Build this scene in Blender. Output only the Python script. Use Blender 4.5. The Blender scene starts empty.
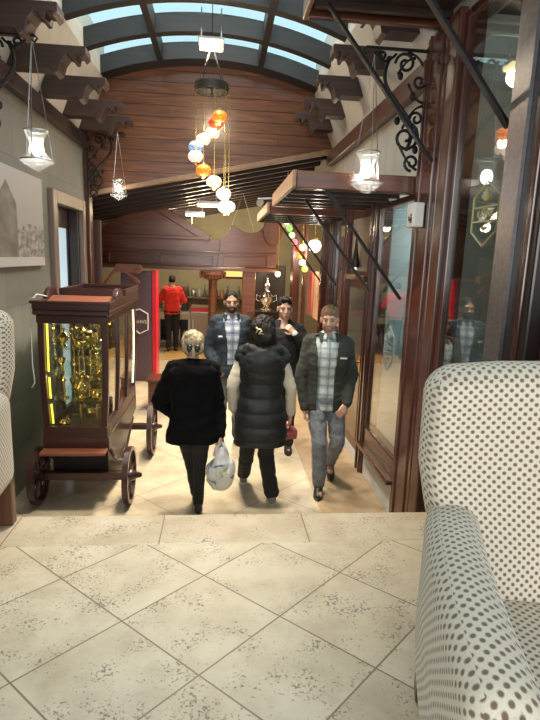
import bpy, bmesh, math, random
from mathutils import Vector, Matrix, noise
random.seed(7)
SC = bpy.context.scene
COL = SC.collection
PI = math.pi
UP = 0.92            # height of the upper terrace above the corridor floor
SKY, P_ENT, P_VAULT, P_COR, P_BAR, EXPO = 1.3, 175, 120, 420, 75, 0.06

# ------------------------------------------------------------------ helpers
def V(*a): return Vector(a)

class MB:
    """collects shapes and links them as ONE mesh object"""
    def __init__(s): s.v, s.f, s.m = [], [], []
    def add(s, vs, fs, mi=0):
        b = len(s.v); s.v += [Vector(p) for p in vs]
        s.f += [tuple(i + b for i in f) for f in fs]; s.m += [mi] * len(fs); return s
    def box(s, x0, x1, y0, y1, z0, z1, mi=0):
        vs = [(x, y, z) for z in (z0, z1) for y in (y0, y1) for x in (x0, x1)]
        return s.add(vs, [(0, 2, 3, 1), (4, 5, 7, 6), (0, 1, 5, 4), (2, 6, 7, 3), (0, 4, 6, 2), (1, 3, 7, 5)], mi)
    def bar(s, p0, p1, w, h, up=(0, 0, 1), mi=0):
        p0, p1 = Vector(p0), Vector(p1); d = (p1 - p0).normalized(); u = Vector(up)
        r = d.cross(u)
        if r.length < 1e-4: r = d.cross(Vector((1, 0, 0)))
        r.normalize(); u = r.cross(d)
        vs = []
        for p in (p0, p1):
            for a, b in ((-1, -1), (1, -1), (1, 1), (-1, 1)): vs.append(p + r * a * w / 2 + u * b * h / 2)
        return s.add(vs, [(3, 2, 1, 0), (4, 5, 6, 7), (0, 1, 5, 4), (1, 2, 6, 5), (2, 3, 7, 6), (3, 0, 4, 7)], mi)
    def prism(s, poly, axis, a0, a1, mi=0):
        n = len(poly)
        area = sum(poly[i][0] * poly[(i + 1) % n][1] - poly[(i + 1) % n][0] * poly[i][1] for i in range(n))
        if area < 0: poly = poly[::-1]
        if axis == 'y': mk = lambda p, a: (p[0], a, p[1])
        elif axis == 'x': mk = lambda p, a: (a, p[0], p[1])
        else: mk = lambda p, a: (p[0], p[1], a)
        vs = [mk(p, a0) for p in poly] + [mk(p, a1) for p in poly]
        fs = [tuple(range(n)), tuple(range(2 * n - 1, n - 1, -1))]
        fs += [(i, i + n, (i + 1) % n + n, (i + 1) % n) for i in range(n)]
        if axis in ('x', 'z'): fs = [f[::-1] for f in fs]
        return s.add(vs, fs, mi)
    def tube(s, pts, r, n=8, mi=0, closed=False):
        pts = [Vector(p) for p in pts]; k = len(pts)
        rs = r if isinstance(r, (list, tuple)) else [r] * k
        vs, fs = [], []; prev = None
        for i, p in enumerate(pts):
            a = pts[(i - 1) % k] if (closed or i > 0) else p
            b = pts[(i + 1) % k] if (closed or i < k - 1) else p
            d = (b - a).normalized()
            if prev is None:
                u = d.cross(Vector((0, 0, 1)))
                if u.length < 1e-3: u = d.cross(Vector((1, 0, 0)))
            else: u = prev - d * prev.dot(d)
            u.normalize(); prev = u; w = d.cross(u)
            for j in range(n):
                t = 2 * PI * j / n; vs.append(p + (u * math.cos(t) + w * math.sin(t)) * rs[i])
        for i in range(k if closed else k - 1):
            for j in range(n):
                a, b = i * n + j, i * n + (j + 1) % n; i2 = (i + 1) % k
                fs.append((a, b, i2 * n + (j + 1) % n, i2 * n + j))
        if not closed: fs += [tuple(range(n - 1, -1, -1)), tuple(range((k - 1) * n, k * n))]
        return s.add(vs, fs, mi)
    def lathe(s, prof, c=(0, 0, 0), n=16, mi=0, axis='z', caps=True):
        vs, fs = [], []; k = len(prof); c = Vector(c)
        for r, z in prof:
            for j in range(n):
                t = 2 * PI * j / n; a, b = r * math.cos(t), r * math.sin(t)
                vs.append(c + (Vector((a, b, z)) if axis == 'z' else Vector((z, a, b)) if axis == 'x' else Vector((b, z, a))))
        for i in range(k - 1):
            for j in range(n):
                fs.append((i * n + j, i * n + (j + 1) % n, (i + 1) * n + (j + 1) % n, (i + 1) * n + j))
        if caps: fs += [tuple(range(n - 1, -1, -1)), tuple(range((k - 1) * n, k * n))]
        return s.add(vs, fs, mi)
    def ball(s, c, r, n=14, m=10, rot=None, mi=0):
        r = (r, r, r) if not isinstance(r, (tuple, list)) else r
        vs, fs = [], []; c = Vector(c)
        for i in range(1, m):
            ph = PI * i / m
            for j in range(n):
                t = 2 * PI * j / n
                q = Vector((r[0] * math.sin(ph) * math.cos(t), r[1] * math.sin(ph) * math.sin(t), -r[2] * math.cos(ph)))
                if rot: q = rot @ q
                vs.append(c + q)
        e0, e1 = Vector((0, 0, -r[2])), Vector((0, 0, r[2]))
        if rot: e0, e1 = rot @ e0, rot @ e1
        vs += [c + e0, c + e1]; a, b = len(vs) - 2, len(vs) - 1
        for i in range(m - 2):
            for j in range(n):
                fs.append((i * n + j, i * n + (j + 1) % n, (i + 1) * n + (j + 1) % n, (i + 1) * n + j))
        for j in range(n):
            fs.append((a, (j + 1) % n, j)); fs.append((b, (m - 2) * n + j, (m - 2) * n + (j + 1) % n))
        return s.add(vs, fs, mi)
    def cap(s, p0, p1, r0, r1, n=12, mi=0):
        """tapered capsule"""
        p0, p1 = Vector(p0), Vector(p1); d = (p1 - p0)
        L = d.length; d = d / L if L > 1e-6 else Vector((0, 0, 1))
        pts, rs = [], []
        for k in (-.98, -.8, -.5, 0): pts.append(p0 + d * r0 * k); rs.append(r0 * math.sqrt(1 - k * k))
        for k in (0, .5, .8, .98): pts.append(p1 + d * r1 * k); rs.append(r1 * math.sqrt(1 - k * k))
        if L < 1e-4: pts.pop(4); rs.pop(4)
        return s.tube(pts, rs, n, mi)
    def loft(s, rings, n=20, mi=0, pw=2.0):
        """rings of (z, cx, cy, rx, ry), closed at both ends"""
        vs, fs = [], []; k = len(rings)
        for z, cx, cy, rx, ry in rings:
            for j in range(n):
                t = 2 * PI * j / n; a, b = math.cos(t), math.sin(t)
                a = math.copysign(abs(a) ** (2 / pw), a); b = math.copysign(abs(b) ** (2 / pw), b)
                vs.append((cx + rx * a, cy + ry * b, z))
        for i in range(k - 1):
            for j in range(n):
                fs.append((i * n + j, i * n + (j + 1) % n, (i + 1) * n + (j + 1) % n, (i + 1) * n + j))
        fs += [tuple(range(n - 1, -1, -1)), tuple(range((k - 1) * n, k * n))]
        return s.add(vs, fs, mi)
    def mesh(s, name, bevel=0, seg=2):
        me = bpy.data.meshes.new(name)
        me.from_pydata([tuple(p) for p in s.v], [], s.f)
        me.polygons.foreach_set('material_index', s.m)
        if bevel:
            bm = bmesh.new(); bm.from_mesh(me)
            es = [e for e in bm.edges if len(e.link_faces) == 2 and e.calc_face_angle(0) > .6]
            bmesh.ops.bevel(bm, geom=es, offset=bevel, segments=seg, profile=.5, affect='EDGES', clamp_overlap=True)
            bm.to_mesh(me); bm.free()
        me.update(); return me
    def build(s, name, mats, parent=None, smooth=False, bevel=0, seg=2, loc=None):
        if loc is not None: s.v = [p - Vector(loc) for p in s.v]
        return link(name, s.mesh(name, bevel, seg), mats, parent, smooth, loc)

def link(name, me, mats, parent=None, smooth=False, loc=None):
    for m in (mats if isinstance(mats, (list, tuple)) else [mats]): me.materials.append(m)
    o = bpy.data.objects.new(name, me); COL.objects.link(o)
    if loc is not None: o.location = loc
    if parent is not None: o.parent = parent
    if smooth:
        me.polygons.foreach_set('use_smooth', [True] * len(me.polygons))
        if smooth == 'auto': me.set_sharp_from_angle(angle=.7)
    return o

def tag(o, label=None, cat=None, group=None, kind=None):
    if label: o['label'] = label
    if cat: o['category'] = cat
    if group: o['group'] = group
    if kind: o['kind'] = kind
    return o
def thing(name, label, cat, loc=(0, 0, 0), rz=0, group=None):
    o = bpy.data.objects.new(name, None); COL.objects.link(o)
    o.empty_display_size = .05; o.location = loc; o.rotation_euler = (0, 0, rz)
    return tag(o, label, cat, group)
def structure(o, label=None):
    o['kind'] = 'structure'
    if label: o['label'] = label
    return o
def copy_tree(o, parent=None):
    c = o.copy(); COL.objects.link(c)
    if parent is not None: c.parent = parent
    for ch in list(o.children): copy_tree(ch, c)
    return c
def dup(o, loc, label, rz=None, scale=None):
    c = copy_tree(o); c.location = loc; c['label'] = label
    if rz is not None: c.rotation_euler = (0, 0, rz)
    if scale is not None: c.scale = (scale,) * 3
    return c
def remesh(mb, vox, smooth=4, fac=.5):
    me = mb.mesh('tmp'); o = bpy.data.objects.new('tmp', me); COL.objects.link(o)
    r = o.modifiers.new('r', 'REMESH'); r.mode = 'VOXEL'; r.voxel_size = vox
    if smooth:
        q = o.modifiers.new('s', 'SMOOTH'); q.iterations = smooth; q.factor = fac
    dg = bpy.context.evaluated_depsgraph_get(); dg.update()
    out = bpy.data.meshes.new_from_object(o.evaluated_get(dg))
    bpy.data.objects.remove(o); bpy.data.meshes.remove(me); out.materials.clear()
    return out
def displace(me, fn):
    ns = [v.normal.copy() for v in me.vertices]
    for v, n in zip(me.vertices, ns): v.co += n * fn(v.co, n)
    me.update()
def boxuv(me):
    uv = me.uv_layers.new(name='UVMap'); vs = me.vertices
    for p in me.polygons:
        n = p.normal; a = max(range(3), key=lambda i: abs(n[i]))
        for li in p.loop_indices:
            c = vs[me.loops[li].vertex_index].co
            uv.data[li].uv = (c[1], c[2]) if a == 0 else (c[0], c[2]) if a == 1 else (c[0], c[1])
def text(name, body, size, mat, parent, loc, rot, ext=.001, align='CENTER'):
    cu = bpy.data.curves.new(name, 'FONT'); cu.body = body; cu.size = size; cu.extrude = ext
    cu.align_x = align; cu.align_y = 'CENTER'; cu.resolution_u = 3
    cu.materials.append(mat)
    t = bpy.data.objects.new(name, cu); COL.objects.link(t); t.parent = parent
    dg = bpy.context.evaluated_depsgraph_get(); dg.update()
    me = bpy.data.meshes.new_from_object(t.evaluated_get(dg)); bpy.data.objects.remove(t)
    me.materials.clear(); o = link(name, me, mat, parent); o.location = loc; o.rotation_euler = rot; return o

# ------------------------------------------------------------------ materials
def new_mat(name):
    m = bpy.data.materials.new(name); m.use_nodes = True
    nt = m.node_tree; return m, nt, nt.nodes['Principled BSDF']
def N(nt, t, **kw):
    n = nt.nodes.new(t)
    for k, v in kw.items():
        if k in n.inputs: n.inputs[k].default_value = v
        else: setattr(n, k, v)
    return n
def L(nt, a, b): nt.links.new(a, b)
def math_n(nt, op, a, b=None, c=None):
    n = nt.nodes.new('ShaderNodeMath'); n.operation = op
    for i, x in enumerate((a, b, c)):
        if x is None: continue
        if isinstance(x, (int, float)): n.inputs[i].default_value = x
        else: nt.links.new(x, n.inputs[i])
    return n.outputs[0]
def ramp(nt, fac, stops):
    r = nt.nodes.new('ShaderNodeValToRGB'); e = r.color_ramp.elements
    while len(e) < len(stops): e.new(.5)
    for k, (p, c) in zip(e, stops): k.position = p; k.color = (*c, 1) if len(c) == 3 else c
    nt.links.new(fac, r.inputs[0]); return r.outputs[0]
def mix(nt, f, a, b, mode='MIX'):
    n = nt.nodes.new('ShaderNodeMix'); n.data_type = 'RGBA'; n.blend_type = mode
    for s, x in ((0, f), (6, a), (7, b)):
        if isinstance(x, (int, float)): n.inputs[s].default_value = x
        elif isinstance(x, tuple): n.inputs[s].default_value = (*x, 1) if len(x) == 3 else x
        else: nt.links.new(x, n.inputs[s])
    return n.outputs[2]
def bump(nt, b, h, st=.3, d=.01):
    n = nt.nodes.new('ShaderNodeBump'); n.inputs['Strength'].default_value = st; n.inputs['Distance'].default_value = d
    nt.links.new(h, n.inputs['Height']); nt.links.new(n.outputs[0], b.inputs['Normal'])
def coord(nt, kind='Object', scale=(1, 1, 1)):
    t = nt.nodes.new('ShaderNodeTexCoord'); m = nt.nodes.new('ShaderNodeMapping'); m.inputs['Scale'].default_value = scale
    nt.links.new(t.outputs[kind], m.inputs[0]); return m.outputs[0]

def wood(name, c0, c1, rough=.35, axis=0, sc=1.0, coat=.0):
    m, nt, b = new_mat(name)
    s = [26 * sc] * 3; s[axis] = 1.6 * sc
    v = coord(nt, 'Object', tuple(s))
    n = N(nt, 'ShaderNodeTexNoise', Scale=1.0, Detail=6.0, Roughness=.6, Distortion=.6); L(nt, v, n.inputs['Vector'])
    n2 = N(nt, 'ShaderNodeTexNoise', Scale=1.3, Detail=2.0); L(nt, coord(nt), n2.inputs['Vector'])
    c = ramp(nt, n.outputs[0], [(.3, c0), (.7, c1)])
    c = mix(nt, math_n(nt, 'MULTIPLY', n2.outputs[0], .35), c, tuple(x * .55 for x in c0))
    L(nt, c, b.inputs['Base Color']); b.inputs['Roughness'].default_value = rough
    b.inputs['Coat Weight'].default_value = coat; b.inputs['Coat Roughness'].default_value = .15
    bump(nt, b, n.outputs[0], .12, .004); return m
def plain(name, c, rough=.5, metal=0, var=.15, sc=40, bs=.05, **kw):
    m, nt, b = new_mat(name)
    n = N(nt, 'ShaderNodeTexNoise', Scale=sc, Detail=3.0); L(nt, coord(nt), n.inputs['Vector'])
    L(nt, ramp(nt, n.outputs[0], [(.3, tuple(x * (1 - var) for x in c)), (.7, tuple(min(1, x * (1 + var)) for x in c))]), b.inputs['Base Color'])
    b.inputs['Roughness'].default_value = rough; b.inputs['Metallic'].default_value = metal
    if bs: bump(nt, b, n.outputs[0], bs, .003)
    for k, v in kw.items(): b.inputs[k].default_value = v
    return m
def glow(name, c, s):
    m, nt, b = new_mat(name)
    b.inputs['Base Color'].default_value = (*c, 1); b.inputs['Emission Color'].default_value = (*c, 1)
    b.inputs['Emission Strength'].default_value = s; return m
def glass(name, tint=(.9, .95, .95), fres=1.45, mul=1.0, rough=.0):
    """thin pane: see-through plus fresnel mirror reflection"""
    m, nt, b = new_mat(name); nt.nodes.remove(b)
    out = nt.nodes['Material Output']
    t = N(nt, 'ShaderNodeBsdfTransparent'); t.inputs[0].default_value = (*tint, 1)
    g = N(nt, 'ShaderNodeBsdfGlossy'); g.inputs[0].default_value = (1, 1, 1, 1); g.inputs['Roughness'].default_value = rough
    # facing-based Schlick works the same from both sides of the pane
    lw = N(nt, 'ShaderNodeLayerWeight', Blend=.5)
    f = math_n(nt, 'POWER', lw.outputs['Facing'], 3.0)
    f = math_n(nt, 'MULTIPLY_ADD', f, .9 * mul, .05 * mul)
    n = N(nt, 'ShaderNodeMixShader'); L(nt, f, n.inputs[0]); L(nt, t.outputs[0], n.inputs[1]); L(nt, g.outputs[0], n.inputs[2])
    L(nt, n.outputs[0], out.inputs[0]); return m

def diamond_tile(name, cx, cy, hx, hy, cols, grout, gw, band=None, rot45=True, pit=1.0, rough=.35):
    m, nt, b = new_mat(name)
    tc = N(nt, 'ShaderNodeTexCoord'); sx = N(nt, 'ShaderNodeSeparateXYZ'); L(nt, tc.outputs['Object'], sx.inputs[0])
    x, y = sx.outputs[0], sx.outputs[1]
    a = math_n(nt, 'DIVIDE', math_n(nt, 'SUBTRACT', x, cx), hx); c = math_n(nt, 'DIVIDE', math_n(nt, 'SUBTRACT', y, cy), hy)
    if rot45:
        p = math_n(nt, 'MULTIPLY_ADD', math_n(nt, 'ADD', a, c), .5, .5); q = math_n(nt, 'MULTIPLY_ADD', math_n(nt, 'SUBTRACT', a, c), .5, .5)
    else: p, q = a, c
    def edge(t):
        f = math_n(nt, 'FRACT', t); return math_n(nt, 'MINIMUM', f, math_n(nt, 'SUBTRACT', 1.0, f))
    e = math_n(nt, 'MINIMUM', edge(p), edge(q))
    g = math_n(nt, 'LESS_THAN', e, gw)
    cv = N(nt, 'ShaderNodeCombineXYZ'); L(nt, math_n(nt, 'FLOOR', p), cv.inputs[0]); L(nt, math_n(nt, 'FLOOR', q), cv.inputs[1])
    wn = N(nt, 'ShaderNodeTexWhiteNoise'); L(nt, cv.outputs[0], wn.inputs['Vector'])
    # clouds shifted per tile, plus small dark pits gathered in patches
    off = N(nt, 'ShaderNodeVectorMath', operation='MULTIPLY_ADD'); L(nt, wn.outputs['Color'], off.inputs[0])
    off.inputs[1].default_value = (7, 7, 7); L(nt, tc.outputs['Object'], off.inputs[2])
    n1 = N(nt, 'ShaderNodeTexNoise', Scale=5.0, Detail=5.0, Roughness=.6); L(nt, off.outputs[0], n1.inputs['Vector'])
    col = ramp(nt, n1.outputs[0], [(.3, cols[0]), (.55, cols[1]), (.75, cols[2])])
    col = mix(nt, math_n(nt, 'MULTIPLY', wn.outputs['Value'], .32), col, cols[3])
    n2 = N(nt, 'ShaderNodeTexNoise', Scale=95.0, Detail=3.0, Roughness=.7); L(nt, off.outputs[0], n2.inputs['Vector'])
    n3 = N(nt, 'ShaderNodeTexNoise', Scale=7.0, Detail=3.0); L(nt, off.outputs[0], n3.inputs['Vector'])
    th = math_n(nt, 'MULTIPLY_ADD', n3.outputs[0], .34, math_n(nt, 'MULTIPLY', n2.outputs[0], .62))
    pits = ramp(nt, th, [(.535, (0, 0, 0)), (.59, (1, 1, 1))])
    col = mix(nt, math_n(nt, 'MULTIPLY', pits, .75 * pit), col, (.13, .105, .075))
    if band:
        bx, bcol = band
        inb = math_n(nt, 'GREATER_THAN', x, bx)
        bc = ramp(nt, n1.outputs[0], [(.3, bcol[0]), (.7, bcol[1])])
        fy = math_n(nt, 'FRACT', math_n(nt, 'DIVIDE', y, .6)); jl = math_n(nt, 'LESS_THAN', fy, .012)
        bc = mix(nt, jl, bc, grout)
        col2 = mix(nt, g, col, grout)
        ln = math_n(nt, 'LESS_THAN', math_n(nt, 'ABSOLUTE', math_n(nt, 'SUBTRACT', x, bx)), .006)
        col = mix(nt, ln, mix(nt, inb, col2, bc), grout)
    else: col = mix(nt, g, col, grout)
    L(nt, col, b.inputs['Base Color']); b.inputs['Roughness'].default_value = rough
    h = math_n(nt, 'SUBTRACT', 1.0, math_n(nt, 'MAXIMUM', math_n(nt, 'MULTIPLY', pits, .5), g)); bump(nt, b, h, .35, .003)
    return m

def dotted_fabric(name, base, dot, a=.0245, r=.0036):
    m, nt, b = new_mat(name)
    tc = N(nt, 'ShaderNodeTexCoord'); sx = N(nt, 'ShaderNodeSeparateXYZ'); L(nt, tc.outputs['UV'], sx.inputs[0])
    bb = a * .82
    def cell(off):
        u = math_n(nt, 'ADD', math_n(nt, 'DIVIDE', sx.outputs[0], a), off); v = math_n(nt, 'ADD', math_n(nt, 'DIVIDE', sx.outputs[1], bb * 1.2), off)
        fu = math_n(nt, 'MULTIPLY', math_n(nt, 'SUBTRACT', math_n(nt, 'FRACT', u), .5), a)
        fv = math_n(nt, 'MULTIPLY', math_n(nt, 'SUBTRACT', math_n(nt, 'FRACT', v), .5), bb * 1.2)
        return math_n(nt, 'SQRT', math_n(nt, 'ADD', math_n(nt, 'MULTIPLY', fu, fu), math_n(nt, 'MULTIPLY', fv, fv)))
    d = math_n(nt, 'MINIMUM', cell(0.0), cell(.5))
    n = N(nt, 'ShaderNodeTexNoise', Scale=350.0, Detail=2.0); L(nt, tc.outputs['UV'], n.inputs['Vector'])
    f = math_n(nt, 'DIVIDE', math_n(nt, 'SUBTRACT', d, r), .0028)
    f = math_n(nt, 'MINIMUM', math_n(nt, 'MAXIMUM', f, 0.0), 1.0)
    bc = ramp(nt, n.outputs[0], [(.3, tuple(x * .86 for x in base)), (.7, base)])
    L(nt, mix(nt, f, dot, bc), b.inputs['Base Color']); b.inputs['Roughness'].default_value = .9
    b.inputs['Sheen Weight'].default_value = .25
    bump(nt, b, n.outputs[0], .25, .002); return m

def plaid(name, c0, c1, c2, w=.075):
    m, nt, b = new_mat(name)
    tc = N(nt, 'ShaderNodeTexCoord'); sx = N(nt, 'ShaderNodeSeparateXYZ'); L(nt, tc.outputs['Object'], sx.inputs[0])
    def stripe(t, off, wid):
        f = math_n(nt, 'FRACT', math_n(nt, 'ADD', math_n(nt, 'DIVIDE', t, w), off)); return math_n(nt, 'LESS_THAN', f, wid)
    xs, zs = stripe(sx.outputs[0], .25, .5), stripe(sx.outputs[2], 0, .5)
    lx, lz = stripe(sx.outputs[0], 0, .1), stripe(sx.outputs[2], .75, .1)
    c = mix(nt, math_n(nt, 'MULTIPLY', xs, .55), c0, c1); c = mix(nt, math_n(nt, 'MULTIPLY', zs, .55), c, c1)
    c = mix(nt, math_n(nt, 'MULTIPLY', lx, .6), c, c2); c = mix(nt, math_n(nt, 'MULTIPLY', lz, .6), c, c2)
    L(nt, c, b.inputs['Base Color']); b.inputs['Roughness'].default_value = .85; return m

W_RED = wood('wood_redbrown', (.055, .018, .011), (.135, .048, .027), .3, 2, 1, .3)
W_REDX = wood('wood_redbrown_across', (.06, .019, .011), (.15, .05, .026), .28, 0, 1, .35)
W_REDY = wood('wood_redbrown_along', (.055, .018, .011), (.135, .046, .025), .3, 1, 1, .3)
W_DARK = wood('wood_dark', (.018, .010, .009), (.05, .026, .02), .4, 1, 1, .1)
W_DARKX = wood('wood_dark_across', (.02, .011, .009), (.055, .027, .02), .4, 0, 1, .1)
W_RIB = wood('wood_rib', (.009, .008, .009), (.022, .019, .019), .55, 0, 1, 0)
W_CART = wood('wood_mahogany', (.022, .006, .006), (.06, .015, .012), .32, 2, 1, .2)
W_CARTX = wood('wood_mahogany_across', (.022, .006, .006), (.065, .016, .012), .32, 0, 1, .2)
W_TERRA = wood('wood_terracotta', (.19, .06, .032), (.27, .09, .05), .35, 0, .8, .2)
W_CORBEL = wood('wood_corbel', (.03, .014, .012), (.07, .034, .028), .4, 0, 1, .1)
W_LIGHT = wood('wood_light', (.20, .11, .06), (.33, .20, .115), .45, 1, 1, .1)
W_FRAME = wood('wood_window_frame', (.05, .014, .011), (.12, .038, .026), .22, 2, 1, .5)
W_LEG = wood('wood_chair_leg', (.09, .032, .015), (.17, .07, .03), .35, 2, 1, .2)
IRON = plain('black_iron', (.012, .012, .014), .45, .6)
BRASS = plain('brass', (.75, .52, .16), .22, 1)
STEEL = plain('steel', (.45, .45, .45), .28, 1)
CHROME = plain('silver_polished', (.75, .75, .75), .12, 1)
PLASTER = plain('plaster_beige', (.50, .46, .40), .9, 0, .08, 6)
WHITE = plain('white_paint', (.78, .78, .76), .5, 0, .03)
BLACK = plain('black_plastic', (.012, .012, .013), .4)
GLASS = glass('window_glass', (.82, .88, .87), mul=.9)
GLASS_CART = glass('showcase_glass', (.95, .96, .94), mul=.8)
CREAM_TXT = plain('cream_lettering', (.75, .72, .62), .5)
# ------------------------------------------------------------------ the setting
FLOOR_M = diamond_tile('travertine_corridor', -.1, 4.6, .62, .62, [(.50, .40, .27), (.62, .52, .38), (.70, .61, .47), (.52, .42, .29)],
                       (.40, .31, .21), .005, band=(.915, [(.34, .24, .14), (.50, .38, .25)]), pit=.35, rough=.25)
TERR_M = diamond_tile('travertine_terrace', -.045, 1.665, .275, .2575, [(.52, .43, .31), (.68, .59, .45), (.75, .67, .54), (.60, .47, .32)],
                      (.25, .195, .13), .008, pit=1.0, rough=.38)
NOSE_M = diamond_tile('travertine_nosing', -.25, 2.06, .67, .6, [(.46, .36, .25), (.62, .52, .39), (.72, .63, .50), (.56, .43, .30)],
                      (.24, .18, .12), .004, rot45=False, pit=1.0, rough=.4)
def block_wall():
    m, nt, b = new_mat('grey_block_plaster')
    tc = N(nt, 'ShaderNodeTexCoord'); sx = N(nt, 'ShaderNodeSeparateXYZ'); L(nt, tc.outputs['Object'], sx.inputs[0])
    cv = N(nt, 'ShaderNodeCombineXYZ'); L(nt, sx.outputs[1], cv.inputs[0]); L(nt, sx.outputs[2], cv.inputs[1])
    br = N(nt, 'ShaderNodeTexBrick', Scale=1.0); L(nt, cv.outputs[0], br.inputs['Vector'])
    br.inputs['Mortar Size'].default_value = .006; br.inputs['Brick Width'].default_value = .62; br.inputs['Row Height'].default_value = .42
    br.inputs['Color1'].default_value = (.205, .20, .18, 1); br.inputs['Color2'].default_value = (.235, .23, .205, 1); br.inputs['Mortar'].default_value = (.17, .165, .15, 1)
    n = N(nt, 'ShaderNodeTexNoise', Scale=3.5, Detail=6.0); L(nt, tc.outputs['Object'], n.inputs['Vector'])
    c = mix(nt, math_n(nt, 'MULTIPLY', n.outputs[0], .5), br.outputs[0], (.14, .135, .12))
    L(nt, c, b.inputs['Base Color']); b.inputs['Roughness'].default_value = .85
    bump(nt, b, n.outputs[0], .2, .01); return m
WALL_L = block_wall()

m = MB(); m.box(-4.6, 4.2, 2.3, 14.6, -.1, 0); fl = m.build('floor', FLOOR_M); structure(fl, 'cream travertine corridor floor with tan border')
m = MB(); m.box(-1.78, 4.2, -3.2, 2.16, .72, UP); structure(m.build('floor_terrace', TERR_M), 'pale travertine terrace floor laid diagonally')
m = MB(); m.box(-1.78, 1.5, 2.16, 2.44, .86, UP); nz = structure(m.build('trim_1', NOSE_M, bevel=.012), 'travertine nosing band along the terrace edge')
m = MB(); m.box(-1.78, 4.2, 2.24, 2.4, 0, .86); structure(m.build('wall_riser', NOSE_M), 'stone riser below the terrace edge')
m = MB(); m.box(-1.2, .6, 11.05, 14.5, 0, .03)
BARFLOOR = wood('bar_floor_boards', (.50, .30, .11), (.66, .42, .18), .35, 0, .5, .2)
structure(m.build('floor_bar', BARFLOOR, bevel=.005), 'golden wooden floor behind the bar')

# left wall, with the doorway (y 5.95..7.1, up to z 2.7)
m = MB()
m.box(-2.0, -1.78, -3.2, 5.98, 0, 4.6); m.box(-2.0, -1.78, 7.06, 7.5, 0, 4.6); m.box(-2.0, -1.78, 5.98, 7.06, 2.68, 4.6)
wl = structure(m.build('wall_left', WALL_L), 'grey block-patterned left wall')
# far left walls beyond the corridor
m = MB(); m.box(-4.7, -4.6, 7.4, 14.6, 0, 4.6); m.box(-4.7, -2.0, 7.4, 7.5, 0, 4.6); structure(m.build('wall_bar_left', W_RED))
BACKWALL = plain('yellow_green_plaster', (.31, .285, .19), .85, 0, .1, 5)
m = MB(); m.box(-4.7, 4.3, 14.5, 14.6, 0, 4.6); structure(m.build('wall_bar_back', BACKWALL), 'yellowish plaster wall behind the bar')
m = MB(); m.box(4.2, 4.3, -3.2, 14.6, 0, 4.8); structure(m.build('wall_shops_back', PLASTER))
m = MB(); m.box(-2.0, -1.86, 7.44, 7.56, 0, 4.2); m.box(-1.86, -1.72, 7.38, 7.56, 0, 4.15)
structure(m.build('trim_2', W_RED, bevel=.01), 'brown corner post at the end of the left wall')
m = MB(); m.box(-1.78, -1.70, -3.2, 7.4, 3.46, 3.60)
structure(m.build('trim_3', W_DARK, bevel=.008), 'dark wooden beam along the top of the left wall')
m = MB(); m.box(1.41, 1.5, 3.95, 7.5, 3.42, 3.58)
structure(m.build('trim_4', W_RED, bevel=.008), 'brown wooden beam along the top of the right wall')
# plaster coving that leans in to the vault
for nm, xs, zb, y0, y1 in (('wall_cove_left', (-1.78, -1.5, -2.0), 3.6, -3.2, 7.45), ('wall_cove_right', (1.5, 1.2, 1.7), 3.58, 3.97, 7.45), ('wall_cove_rear', (1.5, 1.2, 1.7), 3.97, -3.2, 3.97)):
    m = MB(); m.prism([(xs[0], zb), (xs[1], 4.3), (xs[1], 4.75), (xs[2], 4.75), (xs[2], zb)], 'y', y0, y1)
    structure(m.build(nm, PLASTER), 'pale plaster coving below the glass vault')
# grey baseboard-like darker left foot is real wear only: skip

# barrel vault
AX, AZ, AR = -.16, 4.56 - 3.8, 3.8
def arc(r, n=24, x0=-1.62, x1=1.30):
    return [(AX + (x - AX), AZ + math.sqrt(r * r - (x - AX) ** 2)) for x in [x0 + (x1 - x0) * i / n for i in range(n + 1)]]
ceil = thing('ceiling', 'barrel-vaulted glass ceiling with dark wooden ribs', None); del_ = ceil; ceil['kind'] = 'structure'
ribs = [(7.19, 7.45)] + [(6.38 - .78 * i, 6.5 - .78 * i) for i in range(12)]
for y0, y1 in ribs:
    lo, hi = arc(AR), arc(AR + .19)
    m = MB(); m.prism(lo + hi[::-1], 'y', y0, y1); m.build('rib', W_RIB, ceil, smooth=False)
for px in (-.78, .46):
    m = MB(); z = AZ + math.sqrt(AR ** 2 - (px - AX) ** 2); m.box(px - .035, px + .035, -3.2, 7.2, z + .0, z + .2); m.build('purlin', W_RIB, ceil)
SKYGLASS = glass('skylight_glass', (.92, .99, 1), mul=.3)
edges = [7.19] + [r[0] for r in ribs[1:]]
for i in range(len(ribs) - 1):
    y1, y0 = ribs[i][0], ribs[i + 1][1]
    a = arc(AR + .172); b_ = arc(AR + .18)
    m = MB(); m.prism(a + b_[::-1], 'y', y0, y1); m.build('skylight_pane', SKYGLASS, ceil)
# corbels under the ribs
NC = [49]
def corbel(side, y, z, wallx, tipx, name_parent):
    d = 1 if tipx > wallx else -1; Lg = abs(tipx - wallx)
    pr = [(0, .18), (1, .18), (1.0, .12), (.95, .09), (.93, .12), (.89, .12), (.87, .07), (.83, .07), (.80, .10), (.76, .11), (.70, .06), (.66, -.02), (.60, -.04), (.55, 0), (0, 0)]
    pr = [(wallx + d * u * Lg, z + w) for u, w in pr]
    m = MB(); m.prism(pr, 'y', y - .09, y + .09); NC[0] += 1; return structure(m.build('trim_%d' % NC[0], W_CORBEL, bevel=.006), 'stepped dark wooden corbel %s from the viewer on the %s wall' % (['nearest', 'second', 'third', 'fourth', 'fifth', 'sixth', 'seventh'][(NC[0] - 50) % 7], 'left' if side == 'l' else 'right'))
for y in (2.6, 3.4, 4.18, 4.96, 5.74, 6.52, 7.2): corbel('l', y, 3.64, -1.78, -1.13, wl)

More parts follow.
